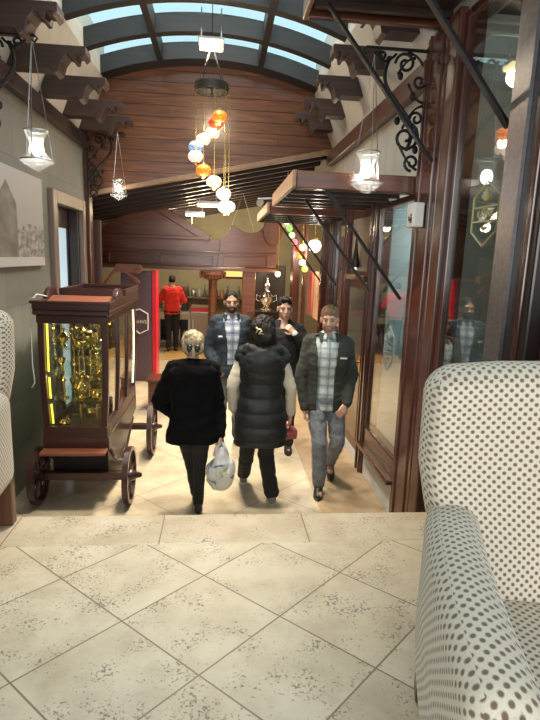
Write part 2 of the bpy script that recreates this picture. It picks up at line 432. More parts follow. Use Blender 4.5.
# gable of glossy planks with a slanting lower edge
def zlow(x): return 2.915 + (x + 1.72) * .215
def plank_mat():
    m, nt, b = new_mat('gable_planks')
    tc = N(nt, 'ShaderNodeTexCoord'); sx = N(nt, 'ShaderNodeSeparateXYZ'); L(nt, tc.outputs['Object'], sx.inputs[0])
    zz = math_n(nt, 'DIVIDE', sx.outputs[2], .14)
    row = math_n(nt, 'FLOOR', zz); f = math_n(nt, 'FRACT', zz)
    cv = N(nt, 'ShaderNodeCombineXYZ'); L(nt, row, cv.inputs[0])
    xx = math_n(nt, 'FLOOR', math_n(nt, 'ADD', math_n(nt, 'DIVIDE', sx.outputs[0], 1.9), math_n(nt, 'MULTIPLY', row, .37))); L(nt, xx, cv.inputs[1])
    wn = N(nt, 'ShaderNodeTexWhiteNoise'); L(nt, cv.outputs[0], wn.inputs['Vector'])
    n = N(nt, 'ShaderNodeTexNoise', Scale=1.0, Detail=6.0, Distortion=.8)
    L(nt, coord(nt, 'Object', (2.2, 8, 26)), n.inputs['Vector'])
    c = ramp(nt, n.outputs[0], [(.3, (.085, .029, .011)), (.7, (.21, .078, .030))])
    c = mix(nt, math_n(nt, 'MULTIPLY', wn.outputs['Value'], .5), c, (.07, .024, .011))
    gr = math_n(nt, 'LESS_THAN', f, .06)
    c = mix(nt, gr, c, (.02, .008, .005))
    L(nt, c, b.inputs['Base Color']); b.inputs['Roughness'].default_value = .3
    b.inputs['Coat Weight'].default_value = .4; b.inputs['Coat Roughness'].default_value = .18
    bump(nt, b, math_n(nt, 'SUBTRACT', 1.0, gr), .5, .006); return m
PLANK = plank_mat()
m = MB(); top = arc(AR + .1, 24, -1.72, 1.55)
m.prism([(-1.72, zlow(-1.72)), (1.55, zlow(1.55))] + top[::-1], 'y', 7.47, 7.53)
structure(m.build('wall_gable', PLANK), 'glossy brown plank gable above the bar')
m = MB(); m.bar((-1.72, 7.44, zlow(-1.72)), (1.55, 7.44, zlow(1.55)), .09, .06, (0, 0, 1))
structure(m.build('trim_5', W_LIGHT, bevel=.005), 'slanting pale batten along the bottom of the plank gable')
# dark sloping ceiling beyond
CORR = wood('dark_ceiling_boards', (.02, .016, .018), (.045, .034, .034), .4, 1, 1, .1)
m = MB()
m.prism([(-4.6, zlow(-4.6) + .05), (4.2, zlow(4.2) + .05), (4.2, zlow(4.2) + .15), (-4.6, zlow(-4.6) + .15)], 'y', 7.53, 14.5)
cb = structure(m.build('ceiling_bar', CORR), 'dark sloping boarded ceiling over the bar')
for k in range(13):
    y = 7.95 + k * .52
    m = MB(); m.bar((-4.4, y, zlow(-4.4) + .02), (4.0, y, zlow(4.0) + .02), .07, .07); m.build('batten', W_DARKX, cb)

# ------------------------------------------------------------------ right shop fronts
PALE_PANEL = plain('pale_door_panel', (.30, .235, .19), .5, 0, .1, 8)
# solid wall above / below the openings
m = MB()
m.box(1.5, 1.7, 3.95, 7.55, 2.74, 4.6)
m.box(1.5, 1.7, -3.2, 3.95, 3.72, 4.6)
m.box(1.5, 1.7, 7.55, 14.5, 2.9, 4.2)
m.box(1.5, 1.7, 2.4, 3.3, 0, .95)
wr = structure(m.build('wall_right', PLASTER), 'cream plaster right wall above the shop fronts')
for y in (4.18, 4.96, 5.74, 6.52, 7.2): corbel('r', y, 3.8, 1.5, .93, wr)
# posts
W_BLACKISH = wood('wood_blackish', (.010, .006, .006), (.022, .012, .011), .35, 2, 1, .2)
def post(y0, y1, z0, z1, x0=1.40, x1=1.62, label=None, n=[5], mat=None):
    n[0] += 1
    m = MB(); m.box(x0, x1, y0, y1, z0, z1)
    w = y1 - y0
    o = structure(m.build('trim_%d' % n[0], mat or W_FRAME, bevel=.012), label)
    if w > .16:
        q = MB()
        for t in (.22, .78): q.box(x0 - .012, x0 + .01, y0 + w * t - .02, y0 + w * t + .02, z0, z1)
        q.build('moulding', W_FRAME, o, bevel=.008)
    return o
post(3.66, 4.07, 0, 3.74, 1.455, 1.64, label='wide brown moulded post between the two shop fronts')
post(3.50, 3.64, 0, 3.74, 1.45, 1.6, 'dark brown post left of the upper shop window', mat=W_RED)
post(2.32, 2.66, .0, 3.74, 1.415, 1.62, 'near-black post right of the upper shop window', mat=W_BLACKISH)
post(1.1, 1.5, UP, 3.74, 1.40, 1.6, 'dark brown post behind the dotted armchair')
post(5.08, 5.28, 0, 2.74, 1.47, 1.6, 'brown post left of the lower shop window')
post(6.12, 6.36, 0, 2.74, 1.46, 1.6, 'dark post beyond the shop door', mat=W_RED)
post(6.98, 7.22, 0, 2.74, 1.46, 1.6, 'brown post at the far side of the second window')
post(7.62, 7.78, 0, 2.9, 1.46, 1.56, 'brown post at the far end of the awnings')
post(9.5, 9.62, 0, 2.9, 1.47, 1.53, 'slim brown post beside the bright far shop')
post(10.9, 11.1, 0, 2.9, 1.46, 1.62, 'last brown post before the bar counter')

def hexdecal(parent, x, y, z, w, h, mat, txt, s=1):
    pts = [(y, z + h / 2), (y + w / 2, z + h * .27), (y + w / 2, z - h * .27), (y, z - h / 2), (y - w / 2, z - h * .27), (y - w / 2, z + h * .27)]
    m = MB(); m.tube([(x, a, b) for a, b in pts], .006 * s, 6, closed=True)
    m.box(x - .002, x + .002, y - w * .46, y + w * .46, z + h * .10, z + h * .125); m.box(x - .002, x + .002, y - w * .46, y + w * .46, z - h * .125, z - h * .10)
    # drop above, small cup below the band
    m.lathe([(.001, h * .12), (.02 * s, h * .03), (.028 * s, -h * .02), (.012 * s, -h * .07)], (x, y, z + h * .27), 8)
    m.lathe([(.022 * s, h * .04), (.012 * s, 0), (.004 * s, -h * .03), (.004 * s, -h * .06)], (x, y, z - h * .24), 8)
    m.build('hexagon_emblem', mat, parent)
    t = text('lettering', txt, w * .20, mat, parent, (x, y, z), (PI / 2, 0, -PI / 2), .001)
GOLDL = plain('gold_lettering', (.55, .50, .25), .4)
def shop_window(n, y0, y1, z0, z1, label, plinth=True, fx=1.485):
    root = thing('window_%d' % n, label, None); root['kind'] = 'structure'
    m = MB(); m.box(fx + .022, fx + .03, y0, y1, z0, z1); m.build('pane', GLASS, root)
    m = MB(); f = .055
    m.box(fx, fx + .12, y0, y0 + f, z0, z1); m.box(fx, fx + .12, y1 - f, y1, z0, z1)
    m.box(fx, fx + .12, y0 + f, y1 - f, z0, z0 + .16); m.box(fx, fx + .12, y0 + f, y1 - f, z1 - f, z1)
    m.build('frame', W_FRAME, root, bevel=.008)
    m = MB(); m.box(fx - .07, fx + .1, y0, y1, z0 - .04, z0); m.build('sill', W_FRAME, root, bevel=.008)
    return root
w1 = shop_window(1, 4.07, 5.08, .36, 2.70, 'tall lower shop window with a small white sign by its post')
hexdecal(w1, 1.504, 4.55, 1.42, .26, .40, STEEL, 'KAHVE')
w2 = shop_window(2, 6.36, 6.98, .36, 2.70, 'narrow far shop window beyond the shop door')
w3 = shop_window(3, 2.66, 3.50, UP + .1, 3.70, 'tall upper shop window with a gold hexagon emblem')
hexdecal(w3, 1.504, 3.02, 2.46, .30, .36, GOLDL, 'KAHVE')
w4 = shop_window(4, 1.5, 2.32, UP + .1, 3.70, 'dark upper shop window behind the armchair')
w5 = shop_window(5, -3.0, 1.1, UP + .1, 3.70, 'shop window beside the terrace')
SHEEN_EDGE = plain('satin_sheen_edge', (.30, .29, .31), .38, .9)  # grey strip stands in for the reflection on the post's glossy side face
m = MB(); m.box(1.395, 1.414, 2.50, 2.655, UP, 3.70); structure(m.build('trim_30', SHEEN_EDGE), 'added grey strip standing for the sheen down the post by the terrace')
# white plinths below the windows
PLINTH = plain('white_plinth', (.62, .64, .66), .5, 0, .05)
m = MB(); m.box(1.5, 1.6, 4.07, 5.08, 0, .32); structure(m.build('baseboard_right', PLINTH, bevel=.005), 'white plinth below the lower shop window')
m = MB(); m.box(1.5, 1.6, 5.28, 7.6, 0, .12); m.box(1.5, 1.6, 6.36, 6.98, .12, .32); structure(m.build('baseboard_far', PLINTH, bevel=.005), 'white plinth along the far shop front')
# the shop door between
dr = thing('door_1', 'brown shop door with a pale upper panel, left of the lower shop window', None); dr['kind'] = 'structure'
m = MB(); m.box(1.50, 1.56, 5.28, 6.12, .12, 2.74); m.build('leaf', W_RED, dr, bevel=.01)
m = MB(); m.box(1.485, 1.51, 5.36, 6.04, 2.06, 2.62); m.build('upper_panel', PALE_PANEL, dr, bevel=.008)
m = MB(); m.box(1.44, 1.51, 5.30, 6.10, 1.96, 2.02); m.build('ledge', W_RED, dr, bevel=.008)
m = MB(); m.box(1.485, 1.51, 5.38, 6.02, 1.1, 1.88); m.build('glass_panel', plain('dark_door_glass', (.10, .10, .095), .12, 0, .1), dr, bevel=.006)
m = MB(); m.box(1.485, 1.51, 5.38, 6.02, .25, .98); m.build('lower_panel', W_FRAME, dr, bevel=.008)
m = MB(); m.tube([(1.5, 5.40, 1.12), (1.44, 5.40, 1.12), (1.44, 5.52, 1.11)], .012, 8); m.box(1.48, 1.5, 5.375, 5.43, 1.02, 1.2); m.build('handle', BRASS, dr, smooth='auto')
# interiors of the shops: far walls, floor and partitions
m = MB(); m.box(1.62, 4.2, 3.6, 3.7, 0, 4.6); m.box(1.64, 4.2, 5.12, 5.22, 0, 2.9); m.box(1.62, 4.2, 7.3, 7.4, 0, 2.9); m.box(1.62, 4.2, 3.7, 7.4, 2.9, 3.0)
SHOPWALL = plain('shop_wall_pale', (.50, .56, .55), .9, 0, .06, 3)
structure(m.build('wall_shop_partition', SHOPWALL))
m = MB(); m.box(4.12, 4.19, 3.7, 7.3, 0, 2.9); structure(m.build('wall_shop_inner', SHOPWALL))
m = MB(); m.box(2.6, 2.68, 3.7, 5.1, 0, 2.9); structure(m.build('wall_shop_screen', SHOPWALL), 'pale screen inside the lower shop window')
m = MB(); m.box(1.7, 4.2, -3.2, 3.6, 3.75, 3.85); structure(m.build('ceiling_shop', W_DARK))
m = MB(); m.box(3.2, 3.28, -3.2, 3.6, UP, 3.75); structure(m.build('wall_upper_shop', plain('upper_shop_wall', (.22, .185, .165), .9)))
m = MB(); m.box(1.5, 4.2, -3.3, -3.2, UP, 4.6); structure(m.build('wall_upper_rear', PLASTER))

# the doorway in the left wall
d2 = thing('door_2', 'grey framed doorway with a blue lit pane in the left wall', None); d2['kind'] = 'structure'
GREYWOOD = wood('greyed_frame_wood', (.14, .09, .075), (.25, .18, .15), .45, 2, 1, .1)
m = MB(); m.box(-1.80, -1.72, 5.84, 5.98, 0, 2.80); m.box(-1.80, -1.72, 7.06, 7.18, 0, 2.80); m.box(-1.80, -1.72, 5.98, 7.06, 2.66, 2.80)
m.build('frame', GREYWOOD, d2, bevel=.01)
m = MB(); m.box(-1.98, -1.90, 5.98, 7.06, 0, .1); m.box(-1.98, -1.90, 5.98, 6.5, .1, 2.44); m.box(-1.98, -1.90, 6.98, 7.06, .1, 2.44); m.box(-1.98, -1.90, 5.98, 7.06, 2.44, 2.68); m.box(-1.90, -1.80, 7.02, 7.06, 0, 2.66)
m.build('leaf', W_DARK, d2, bevel=.006)
m = MB(); m.box(-1.93, -1.92, 6.5, 6.98, .1, 2.44); m.build('pane', glow('daylit_door_glass', (.42, .58, .72), .6), d2)
# ------------------------------------------------------------------ awnings with black struts
def awning(y0, y1, z, struts, label, wall_end, strut_out=.77, drop=.86, lead=.55):
    t = thing('wooden_awning', label, 'awning', (1.5, y0, z), 0, 'wooden awnings over the shop fronts')
    Lg = y1 - y0; w = 1.5 - lead
    m = MB(); m.box(-w, -.003, 0, Lg, .0, .035); m.build('board', W_DARK, t, bevel=.004)
    m = MB(); m.box(-w, -.003, -.03, .02, -.05, .075); m.build('end_fascia', W_REDX, t, bevel=.008)
    m = MB(); m.box(-w, -.003, Lg - .02, Lg + .03, -.05, .075); m.build('end_fascia', W_REDX, t, bevel=.008)
    m = MB(); m.box(-w - .03, -w, -.05, Lg + .05, -.045, .075); m.build('front_fascia', W_LIGHT, t, bevel=.006)
    m = MB()
    for k in range(5):
        yy = Lg * (k + .5) / 5; m.box(-w + .02, 0, yy - .02, yy + .02, -.04, 0)
    m.build('joist', W_DARKX, t)
    for ys in struts:
        m = MB(); m.bar((-(1.5 - strut_out), ys - y0, -.02), (-.06, ys - y0, -drop), .022, .042, (0, 1, 0)); m.build('strut', IRON, t, bevel=.003)
    return t
awning(4.12, 5.62, 2.74, (4.16, 5.07), 'middle wooden awning on black struts above the lower shop window', None)
awning(6.3, 7.9, 2.72, (6.55, 7.62), 'farthest wooden awning, nearest the bar, lower front edge carrying a pale fascia', None)
awning(2.5, 3.9, 3.81, (2.74, 3.74), 'high nearest wooden awning at the top right, its black struts crossing the upper window', None, .66, .95, .56)
# scalloped pale valance pieces on the corridor side of the middle awning
# ------------------------------------------------------------------ wrought iron brackets and glass lanterns
def scroll(m, c, r0, r1, turns, a0, ax, ay, rad, n=22):
    pts = []
    for i in range(n):
        t = i / (n - 1); r = r0 + (r1 - r0) * t; a = a0 + turns * 2 * PI * t
        pts.append(Vector(c) + Vector(ax) * r * math.cos(a) + Vector(ay) * r * math.sin(a))
    m.tube(pts, rad, 6); return pts
def bracket(loc, d, label):
    """d=+1 arm points to +x (left wall), -1 to -x"""
    t = thing('iron_bracket', label, 'bracket', loc, 0, 'scrolled iron lantern brackets')
    X, Z = Vector((d, 0, 0)), Vector((0, 0, 1))
    m = MB(); m.bar((0, 0, 0), (d * .46, 0, 0), .018, .018); m.tube([(d * .46, 0, 0), (d * .48, 0, -.02), (d * .46, 0, -.045), (d * .44, 0, -.03)], .007, 6); m.build('arm', IRON, t)
    m = MB(); m.bar((d * .006, 0, .03), (d * .006, 0, -.84), .016, .010, (0, 1, 0)); m.build('wall_plate', IRON, t)
    m = MB()
    # long S curve from arm to wall
    pts = []
    for i in range(30):
        u = i / 29; x = .28 - .16 * u + .07 * math.sin(u * 2 * PI); z = -.05 - .62 * u
        pts.append((d * x, 0, z))
    m.tube(pts, .013, 6)
    scroll(m, (d * .17, 0, -.09), .075, .015, 1.4, 0, X, Z, .011); scroll(m, (d * .34, 0, -.05), .045, .012, 1.3, PI, X, Z, .010)
    scroll(m, (d * .13, 0, -.58), .105, .02, 1.5, PI / 2, X, Z, .012); scroll(m, (d * .07, 0, -.75), .06, .015, 1.3, -PI / 2, X, Z, .011)
    scroll(m, (d * .06, 0, -.45), .05, .012, 1.2, 0, X, Z, .010); scroll(m, (d * .06, 0, -.2), .05, .012, 1.2, PI, X, Z, .010)
    for (xa, za, xb, zb, bow) in ((.02, -.12, .16, -.02, .03), (.02, -.34, .14, -.22, -.03), (.02, -.36, .16, -.52, .04), (.03, -.80, .18, -.62, -.03), (.24, -.03, .40, -.03, -.05), (.10, -.05, .22, -.16, .03)):
        m.tube([(d * (xa + (xb - xa) * i / 8), 0, za + (zb - za) * i / 8 + bow * math.sin(PI * i / 8)) for i in range(9)], [.011, .010, .009, .008, .008, .008, .009, .010, .011], 6)
    for x, z in ((.1, -.3), (.2, -.47), (.05, -.66), (.2, -.17)): m.ball((d * x, 0, z), (.022, .008, .03), 8, 6)
    m.build('scrollwork', IRON, t, smooth=True); return t
bracket((1.45, 3.98, 3.64), -1, 'black scrolled iron bracket on the brown post at the right')
bracket((-1.78, 4.2, 3.64), 1, 'black scrolled iron bracket at the upper left above the nearest lantern')
bracket((-1.72, 7.30, 3.66), 1, 'black scrolled iron bracket on the left corner post by the plank gable')

LGLASS = None
def lantern_glass():
    m, nt, b = new_mat('lantern_glass'); b.inputs['Base Color'].default_value = (.95, .97, 1, 1)
    nt.nodes.remove(b); out = nt.nodes['Material Output']
    t = N(nt, 'ShaderNodeBsdfTransparent'); t.inputs[0].default_value = (.93, .95, .97, 1)
    g = N(nt, 'ShaderNodeBsdfGlossy'); g.inputs['Roughness'].default_value = .08
    s = N(nt, 'ShaderNodeBsdfTranslucent'); s.inputs[0].default_value = (.95, .95, .95, 1)
    a = N(nt, 'ShaderNodeMixShader'); a.inputs[0].default_value = .14; L(nt, t.outputs[0], a.inputs[1]); L(nt, s.outputs[0], a.inputs[2])
    c = N(nt, 'ShaderNodeMixShader'); c.inputs[0].default_value = .08; L(nt, a.outputs[0], c.inputs[1]); L(nt, g.outputs[0], c.inputs[2])
    L(nt, c.outputs[0], out.inputs[0]); return m
LGLASS = lantern_glass()
BULB = glow('lamp_bulb', (1, .93, .80), 60)
WARMLAMP = (1.0, .80, .55)
def point(loc, power, color=WARMLAMP, r=.05, name='lamp_light', parent=None):
    l = bpy.data.lights.new(name, 'POINT'); l.energy = power; l.color = color; l.shadow_soft_size = r
    o = bpy.data.objects.new(name, l); COL.objects.link(o); o.location = loc
    if parent is not None: o.parent = parent
    return o
def lantern(loc, hang, label, power, s=1.0):
    """hourglass glass lantern hung on thin chains; loc is the middle of the glass"""
    t = thing('glass_lantern', label, 'lantern', loc, 0, 'hanging glass lanterns')
    m = MB(); m.lathe([(.075 * s, .10 * s), (.07 * s, .085 * s), (.038 * s, .02 * s), (.05 * s, -.03 * s), (.095 * s, -.075 * s), (.10 * s, -.085 * s)], n=16, caps=False); m.build('glass_shade', LGLASS, t, smooth=True)
    m = MB(); m.lathe([(.102 * s, -.083 * s), (.105 * s, -.095 * s), (.06 * s, -.12 * s), (.035 * s, -.14 * s), (.012 * s, -.15 * s)], n=16); m.build('base_bowl', LGLASS, t, smooth=True)
    m = MB()
    for k in range(3):
        a = 2 * PI * k / 3 + .5; m.tube([(.102 * s * math.cos(a), .102 * s * math.sin(a), -.08 * s), (.078 * s * math.cos(a), .078 * s * math.sin(a), .1 * s)], .0035, 5)
        m.tube([(.078 * s * math.cos(a), .078 * s * math.sin(a), .1 * s), (0, 0, hang)], .0028, 5)
    m.tube([(.104 * s * math.cos(i * PI / 12), .104 * s * math.sin(i * PI / 12), -.083 * s) for i in range(24)], .005, 6, closed=True)
    m.tube([(.076 * s * math.cos(i * PI / 12), .076 * s * math.sin(i * PI / 12), .1 * s) for i in range(24)], .004, 6, closed=True)
    m.build('wire_frame', STEEL, t)
    m = MB(); m.ball((0, 0, -.01 * s), (.03 * s, .03 * s, .045 * s), 12, 8); m.build('bulb', BULB, t, smooth=True)
    point((0, 0, .0), power, parent=t, r=.03)
    return t
lantern((1.055, 3.98, 2.83), .78, 'lit glass lantern hanging at the right in front of the scrolled bracket', 26, 1.15)
lantern((-1.34, 4.2, 2.90), .73, 'large lit glass lantern hanging near the framed town picture', 26, 1.1)
lantern((-1.31, 7.20, 2.98), .67, 'smaller lit glass lantern hanging by the plank gable, beyond the doorway', 45)
# fourth lantern off the upper shop window, in front of the terrace chair: only seen mirrored in the glass
# ------------------------------------------------------------------ pendant cluster
ring = thing('pendant_chandelier', 'dark ring carrying a spiral of small coloured glass globes', 'chandelier', (-.12, 5.9, 3.86))
m = MB(); m.lathe([(.155, -.04), (.17, -.04), (.17, .04), (.155, .04), (.155, -.04)], n=28, caps=False); m.build('ring', plain('bronze_band', (.05, .04, .035), .45, .6), ring, smooth='auto')
m = MB()
for k in range(4):
    a = PI / 4 + k * PI / 2; m.tube([(.165 * math.cos(a), .165 * math.sin(a), .04), (0, 0, .42), (0, 0, .80)], .004, 5)
m.bar((-.18, 0, 0), (.18, 0, 0), .015, .015); m.bar((0, -.18, 0), (0, .18, 0), .015, .015)
m.build('chain', IRON, ring)
def globe_mat(name, c, e, s):
    m, nt, b = new_mat(name)
    v = N(nt, 'ShaderNodeTexVoronoi', Scale=55.0); L(nt, coord(nt), v.inputs['Vector'])
    f = ramp(nt, v.outputs['Distance'], [(.2, (1, 1, 1)), (.6, (.35, .35, .35))])
    cc = mix(nt, 1.0, f, c, 'MULTIPLY'); L(nt, cc, b.inputs['Base Color']); L(nt, cc, b.inputs['Emission Color'])
    b.inputs['Emission Strength'].default_value = s; b.inputs['Roughness'].default_value = .2; return m
GM = {'orange': globe_mat('globe_orange', (1, .22, .02), 0, 2.2), 'white': globe_mat('globe_white', (1, .86, .72), 0, 1.5), 'blue': globe_mat('globe_blue', (.35, .5, .9), 0, 1.1),
      'cream': globe_mat('globe_cream', (1, .84, .58), 0, 2.0), 'bright': globe_mat('globe_bright', (1, .92, .78), 0, 2.6), 'red': globe_mat('globe_red', (.8, .10, .03), 0, 1.2)}
gl = [(-.035, 3.59, .0, 'orange'), (-.075, 3.55, .12, 'red'), (-.11, 3.46, .16, 'white'), (-.205, 3.38, .12, 'white'), (-.275, 3.28, .0, 'blue'), (-.275, 3.17, -.08, 'white'),
      (-.19, 3.03, -.14, 'orange'), (-.08, 2.92, -.16, 'cream'), (.02, 2.81, -.10, 'bright'), (.035, 2.69, .05, 'bright'), (.07, 2.69, -.02, 'bright')]
for x, z, dy, cname in gl:
    mt = GM[cname]
    p = thing('globe', None, None, (x + .12, dy, z - 3.86)); p.parent = ring
    m = MB(); m.ball((0, 0, 0), (.078, .078, .062), 16, 10); o = m.build('globe_shade', mt, ring, smooth=True); o.location = p.location
    bpy.data.objects.remove(p)
    lx, ly, lz = o.location; k = .155 / max(.05, math.hypot(lx, ly))
    m = MB(); m.tube([(0, 0, .06), (0, 0, -lz)], .0028, 5); m.build('cord', BRASS, o)
    m = MB(); m.lathe([(.03, .05), (.03, .064), (.008, .08)], n=10); m.build('cap', BRASS, o, smooth='auto')
    m = MB(); m.lathe([(.012, -.082), (.03, -.064), (.03, -.055)], n=10); m.build('finial', BRASS, o, smooth='auto')
    if cname in ('cream', 'bright', 'orange'): point((lx, ly, lz - .1), 3.0, (1, .75, .5), .05, parent=ring)
ceil_lamp = thing('ceiling_lamp', 'rectangular glowing ceiling lamp above the coloured globes', 'lamp', (-.13, 5.94, 4.30))
m = MB(); m.box(-.13, .13, -.10, .10, .0, .02); m.bar((-.1, 0, .02), (-.1, 0, .32), .012, .012); m.bar((.1, 0, .02), (.1, 0, .32), .012, .012); m.build('housing', STEEL, ceil_lamp)
m = MB(); m.box(-.12, .12, -.105, .09, -.055, .0); m.build('diffuser', glow('lamp_diffuser', (1, .80, .42), 2.4), ceil_lamp, bevel=.01)
point((0, 0, -.12), 40, (1, .82, .58), .1, parent=ceil_lamp)

# ------------------------------------------------------------------ picture and cables on the left wall
def photo_print():
    m, nt, b = new_mat('old_town_print')
    tc = N(nt, 'ShaderNodeTexCoord'); sx = N(nt, 'ShaderNodeSeparateXYZ'); L(nt, tc.outputs['Generated'], sx.inputs[0])
    u, v = sx.outputs[1], sx.outputs[2]
    n = N(nt, 'ShaderNodeTexNoise', Scale=6.0, Detail=6.0); L(nt, tc.outputs['Generated'], n.inputs['Vector'])
    n2 = N(nt, 'ShaderNodeTexNoise', Scale=16.0, Detail=5.0, Distortion=.5); L(nt, tc.outputs['Generated'], n2.inputs['Vector'])
    sky = ramp(nt, v, [(.2, (.36, .34, .335)), (1, (.42, .40, .40))])
    # tower block of the print: a tall house with a pointed roof, left of centre, low houses to its side
    d = math_n(nt, 'ABSOLUTE', math_n(nt, 'SUBTRACT', u, .36))
    tower = math_n(nt, 'MULTIPLY', math_n(nt, 'LESS_THAN', d, .15), math_n(nt, 'LESS_THAN', math_n(nt, 'MULTIPLY_ADD', d, 1.4, v), .86))
    low = math_n(nt, 'LESS_THAN', v, math_n(nt, 'MULTIPLY_ADD', n.outputs[0], .6, .12))
    c = mix(nt, low, sky, ramp(nt, n2.outputs[0], [(.35, (.13, .12, .118)), (.65, (.40, .38, .37))]))
    c = mix(nt, tower, c, ramp(nt, n.outputs[0], [(.3, (.10, .09, .088)), (.7, (.24, .22, .21))]))
    c = mix(nt, math_n(nt, 'LESS_THAN', v, .1), c, (.5, .48, .47))
    L(nt, c, b.inputs['Base Color']); b.inputs['Roughness'].default_value = .6; return m
pic = thing('canvas_print', 'large unframed grey photograph of an old town on the left wall', 'picture', (-1.777, 4.9, 2.02))
m = MB(); m.box(0, .035, -.75, .66, .0, .82); m.build('canvas', photo_print(), pic, bevel=.004)
m = MB(); m.box(-.0, .012, -.72, .63, .02, .8); m.build('stretcher', W_LIGHT, pic)

# ------------------------------------------------------------------ the carriage showcase
cart = thing('carriage_showcase', 'dark mahogany coach-shaped glass showcase on spoked wheels, full of brassware', 'showcase', (-1.19, 4.4, 0))
Wt, Wb, LN = .272, .25, 1.52       # half widths at the waist, length
def side_x(z):                      # coach belly: widest near the top, drawn in at the bottom
    u = (z - .62) / 1.04
    return Wb + (Wt - Wb) * max(0, min(1, u)) + .015 * math.sin(PI * max(0, min(1, u)))
zs = [.62 + 1.04 * i / 8 for i in range(9)]
def cpost(y, sx, w=.05, d=.05):
    m = MB(); prof = [(sx * side_x(z), z) for z in zs] + [(sx * (side_x(z) - w), z) for z in zs[::-1]]
    m.prism(prof, 'y', y, y + d); return m.build('corner_post' if y in (0, LN - .05) else 'mullion', W_CART, cart, bevel=.006)
for sx in (-1, 1):
    for y in (0, .50, .98, LN - .05): cpost(y, sx, .05 if y in (0, LN - .05) else .035)
m = MB(); m.box(-Wb - .012, Wb + .012, -.008, .045, .60, .72); m.box(-Wb - .01, Wb + .01, LN - .05, LN, .60, .72); m.box(-Wb - .012, -Wb + .04, .05, LN - .05, .60, .72); m.box(Wb - .04, Wb + .012, .05, LN - .05, .60, .72); m.build('lower_rail', W_CARTX, cart, bevel=.008)
m = MB(); m.box(-Wt - .008, Wt + .008, -.008, .045, 1.59, 1.659); m.box(-Wt, Wt, LN - .05, LN, 1.59, 1.66); m.box(-Wt - .008, -Wt + .05, .05, LN - .05, 1.59, 1.659); m.box(Wt - .05, Wt + .008, .05, LN - .05, 1.59, 1.659); m.build('upper_rail', W_CARTX, cart, bevel=.008)
m = MB(); m.box(-Wb + .0, Wb, .02, LN - .02, .62, .66); m.build('floor_board', W_CART, cart)
# panes
m = MB(); m.box(-Wt + .03, Wt - .03, .02, .024, .70, 1.60); m.build('front_pane', GLASS_CART, cart)
for sx in (-1, 1):
    m = MB(); prof = [(sx * (side_x(z) - .018), z) for z in zs] + [(sx * (side_x(z) - .022), z) for z in zs[::-1]]
    m.prism(prof, 'y', .05, LN - .05); m.build('side_pane', GLASS_CART, cart)
m = MB(); m.box(-Wt + .03, Wt - .03, LN - .03, LN - .02, .70, 1.60); m.build('back_panel', plain('pale_back_glass', (.20, .21, .17), .2, 0, .3, 9), cart)
# roof tray with a barrel across it
m = MB(); m.box(-Wt - .03, Wt + .03, -.03, LN + .03, 1.66, 1.70); m.build('roof_board', W_CARTX, cart, bevel=.01)
m = MB()
m.box(-Wt - .03, Wt + .03, -.03, .0, 1.70, 1.77); m.box(-Wt - .03, Wt + .03, LN, LN + .03, 1.70, 1.80); m.box(-Wt - .03, -Wt, 0, LN, 1.70, 1.77); m.box(Wt, Wt + .03, 0, LN, 1.70, 1.77)
m.box(-Wt - .045, Wt + .045, -.045, -.0, 1.75, 1.775)
m.build('parapet', W_CARTX, cart, bevel=.008)
m = MB()
m.prism([(.18 + .5 * i / 16, 1.70 + .085 * math.sin(PI * i / 16)) for i in range(17)], 'x', -Wt, Wt); m.build('barrel_roof', W_TERRA, cart, smooth='auto')
for sx in (-1, 1):
    m = MB(); m.prism([(.42 - .15 * math.cos(PI * i / 14), 1.76 + .10 * math.sin(PI * i / 14)) for i in range(15)], 'x', sx * (Wt + .015) - .02, sx * (Wt + .015) + .02); m.build('roof_disc', W_CART, cart, bevel=.004)
m = MB(); m.box(-Wt - .03, Wt + .03, .72, .75, 1.70, 1.83); m.box(-Wt - .03, Wt + .03, LN, LN + .03, 1.80, 1.83); m.box(-Wt - .03, -Wt, .75, LN, 1.77, 1.83); m.box(Wt, Wt + .03, .75, LN, 1.77, 1.83); m.build('rear_tray', W_CARTX, cart, bevel=.006)
# coachman's step, curved belly, chassis
m = MB(); m.box(-.26, .25, -.02, .03, .53, .62); m.build('front_board', W_CARTX, cart, bevel=.006)
m = MB(); m.box(-.27, .26, -.13, .03, .505, .535); m.build('step', W_TERRA, cart, bevel=.008)
m = MB(); m.box(-.238, .228, .13, .16, .27, .62); m.build('shadow_board', plain('cavity_shadow', (.008, .006, .006), .8), cart)  # near-black sheet standing in for the shade in the cavity below the coach
for sx in (-1, 1):
    m = MB()
    pr = [(.0, .62), (LN - .05, .62), (LN - .05, .46), (LN - .25, .44), (LN - .5, .36), (LN - .75, .27), (.55, .25), (.30, .33), (.12, .47), (0, .52)]
    m.prism(pr, 'x', sx * (Wb - .0) - .02, sx * (Wb - .0) + .02); m.build('belly_panel', W_CART, cart, bevel=.006)
    m = MB(); m.tube([(sx * Wb + .022 * sx, y, z) for y, z in ((.06, .5), (.16, .4), (.32, .30), (.55, .22), (.8, .24), (1.0, .32), (1.25, .42))], .012, 6); m.build('belly_moulding', W_CART, cart)
m = MB(); m.box(-.39, .42, .05, .12, .215, .285); m.build('front_axle', W_CARTX, cart, bevel=.006)
m = MB(); m.box(-.36, .52, 1.25, 1.32, .275, .335); m.build('rear_axle', W_CARTX, cart, bevel=.006)
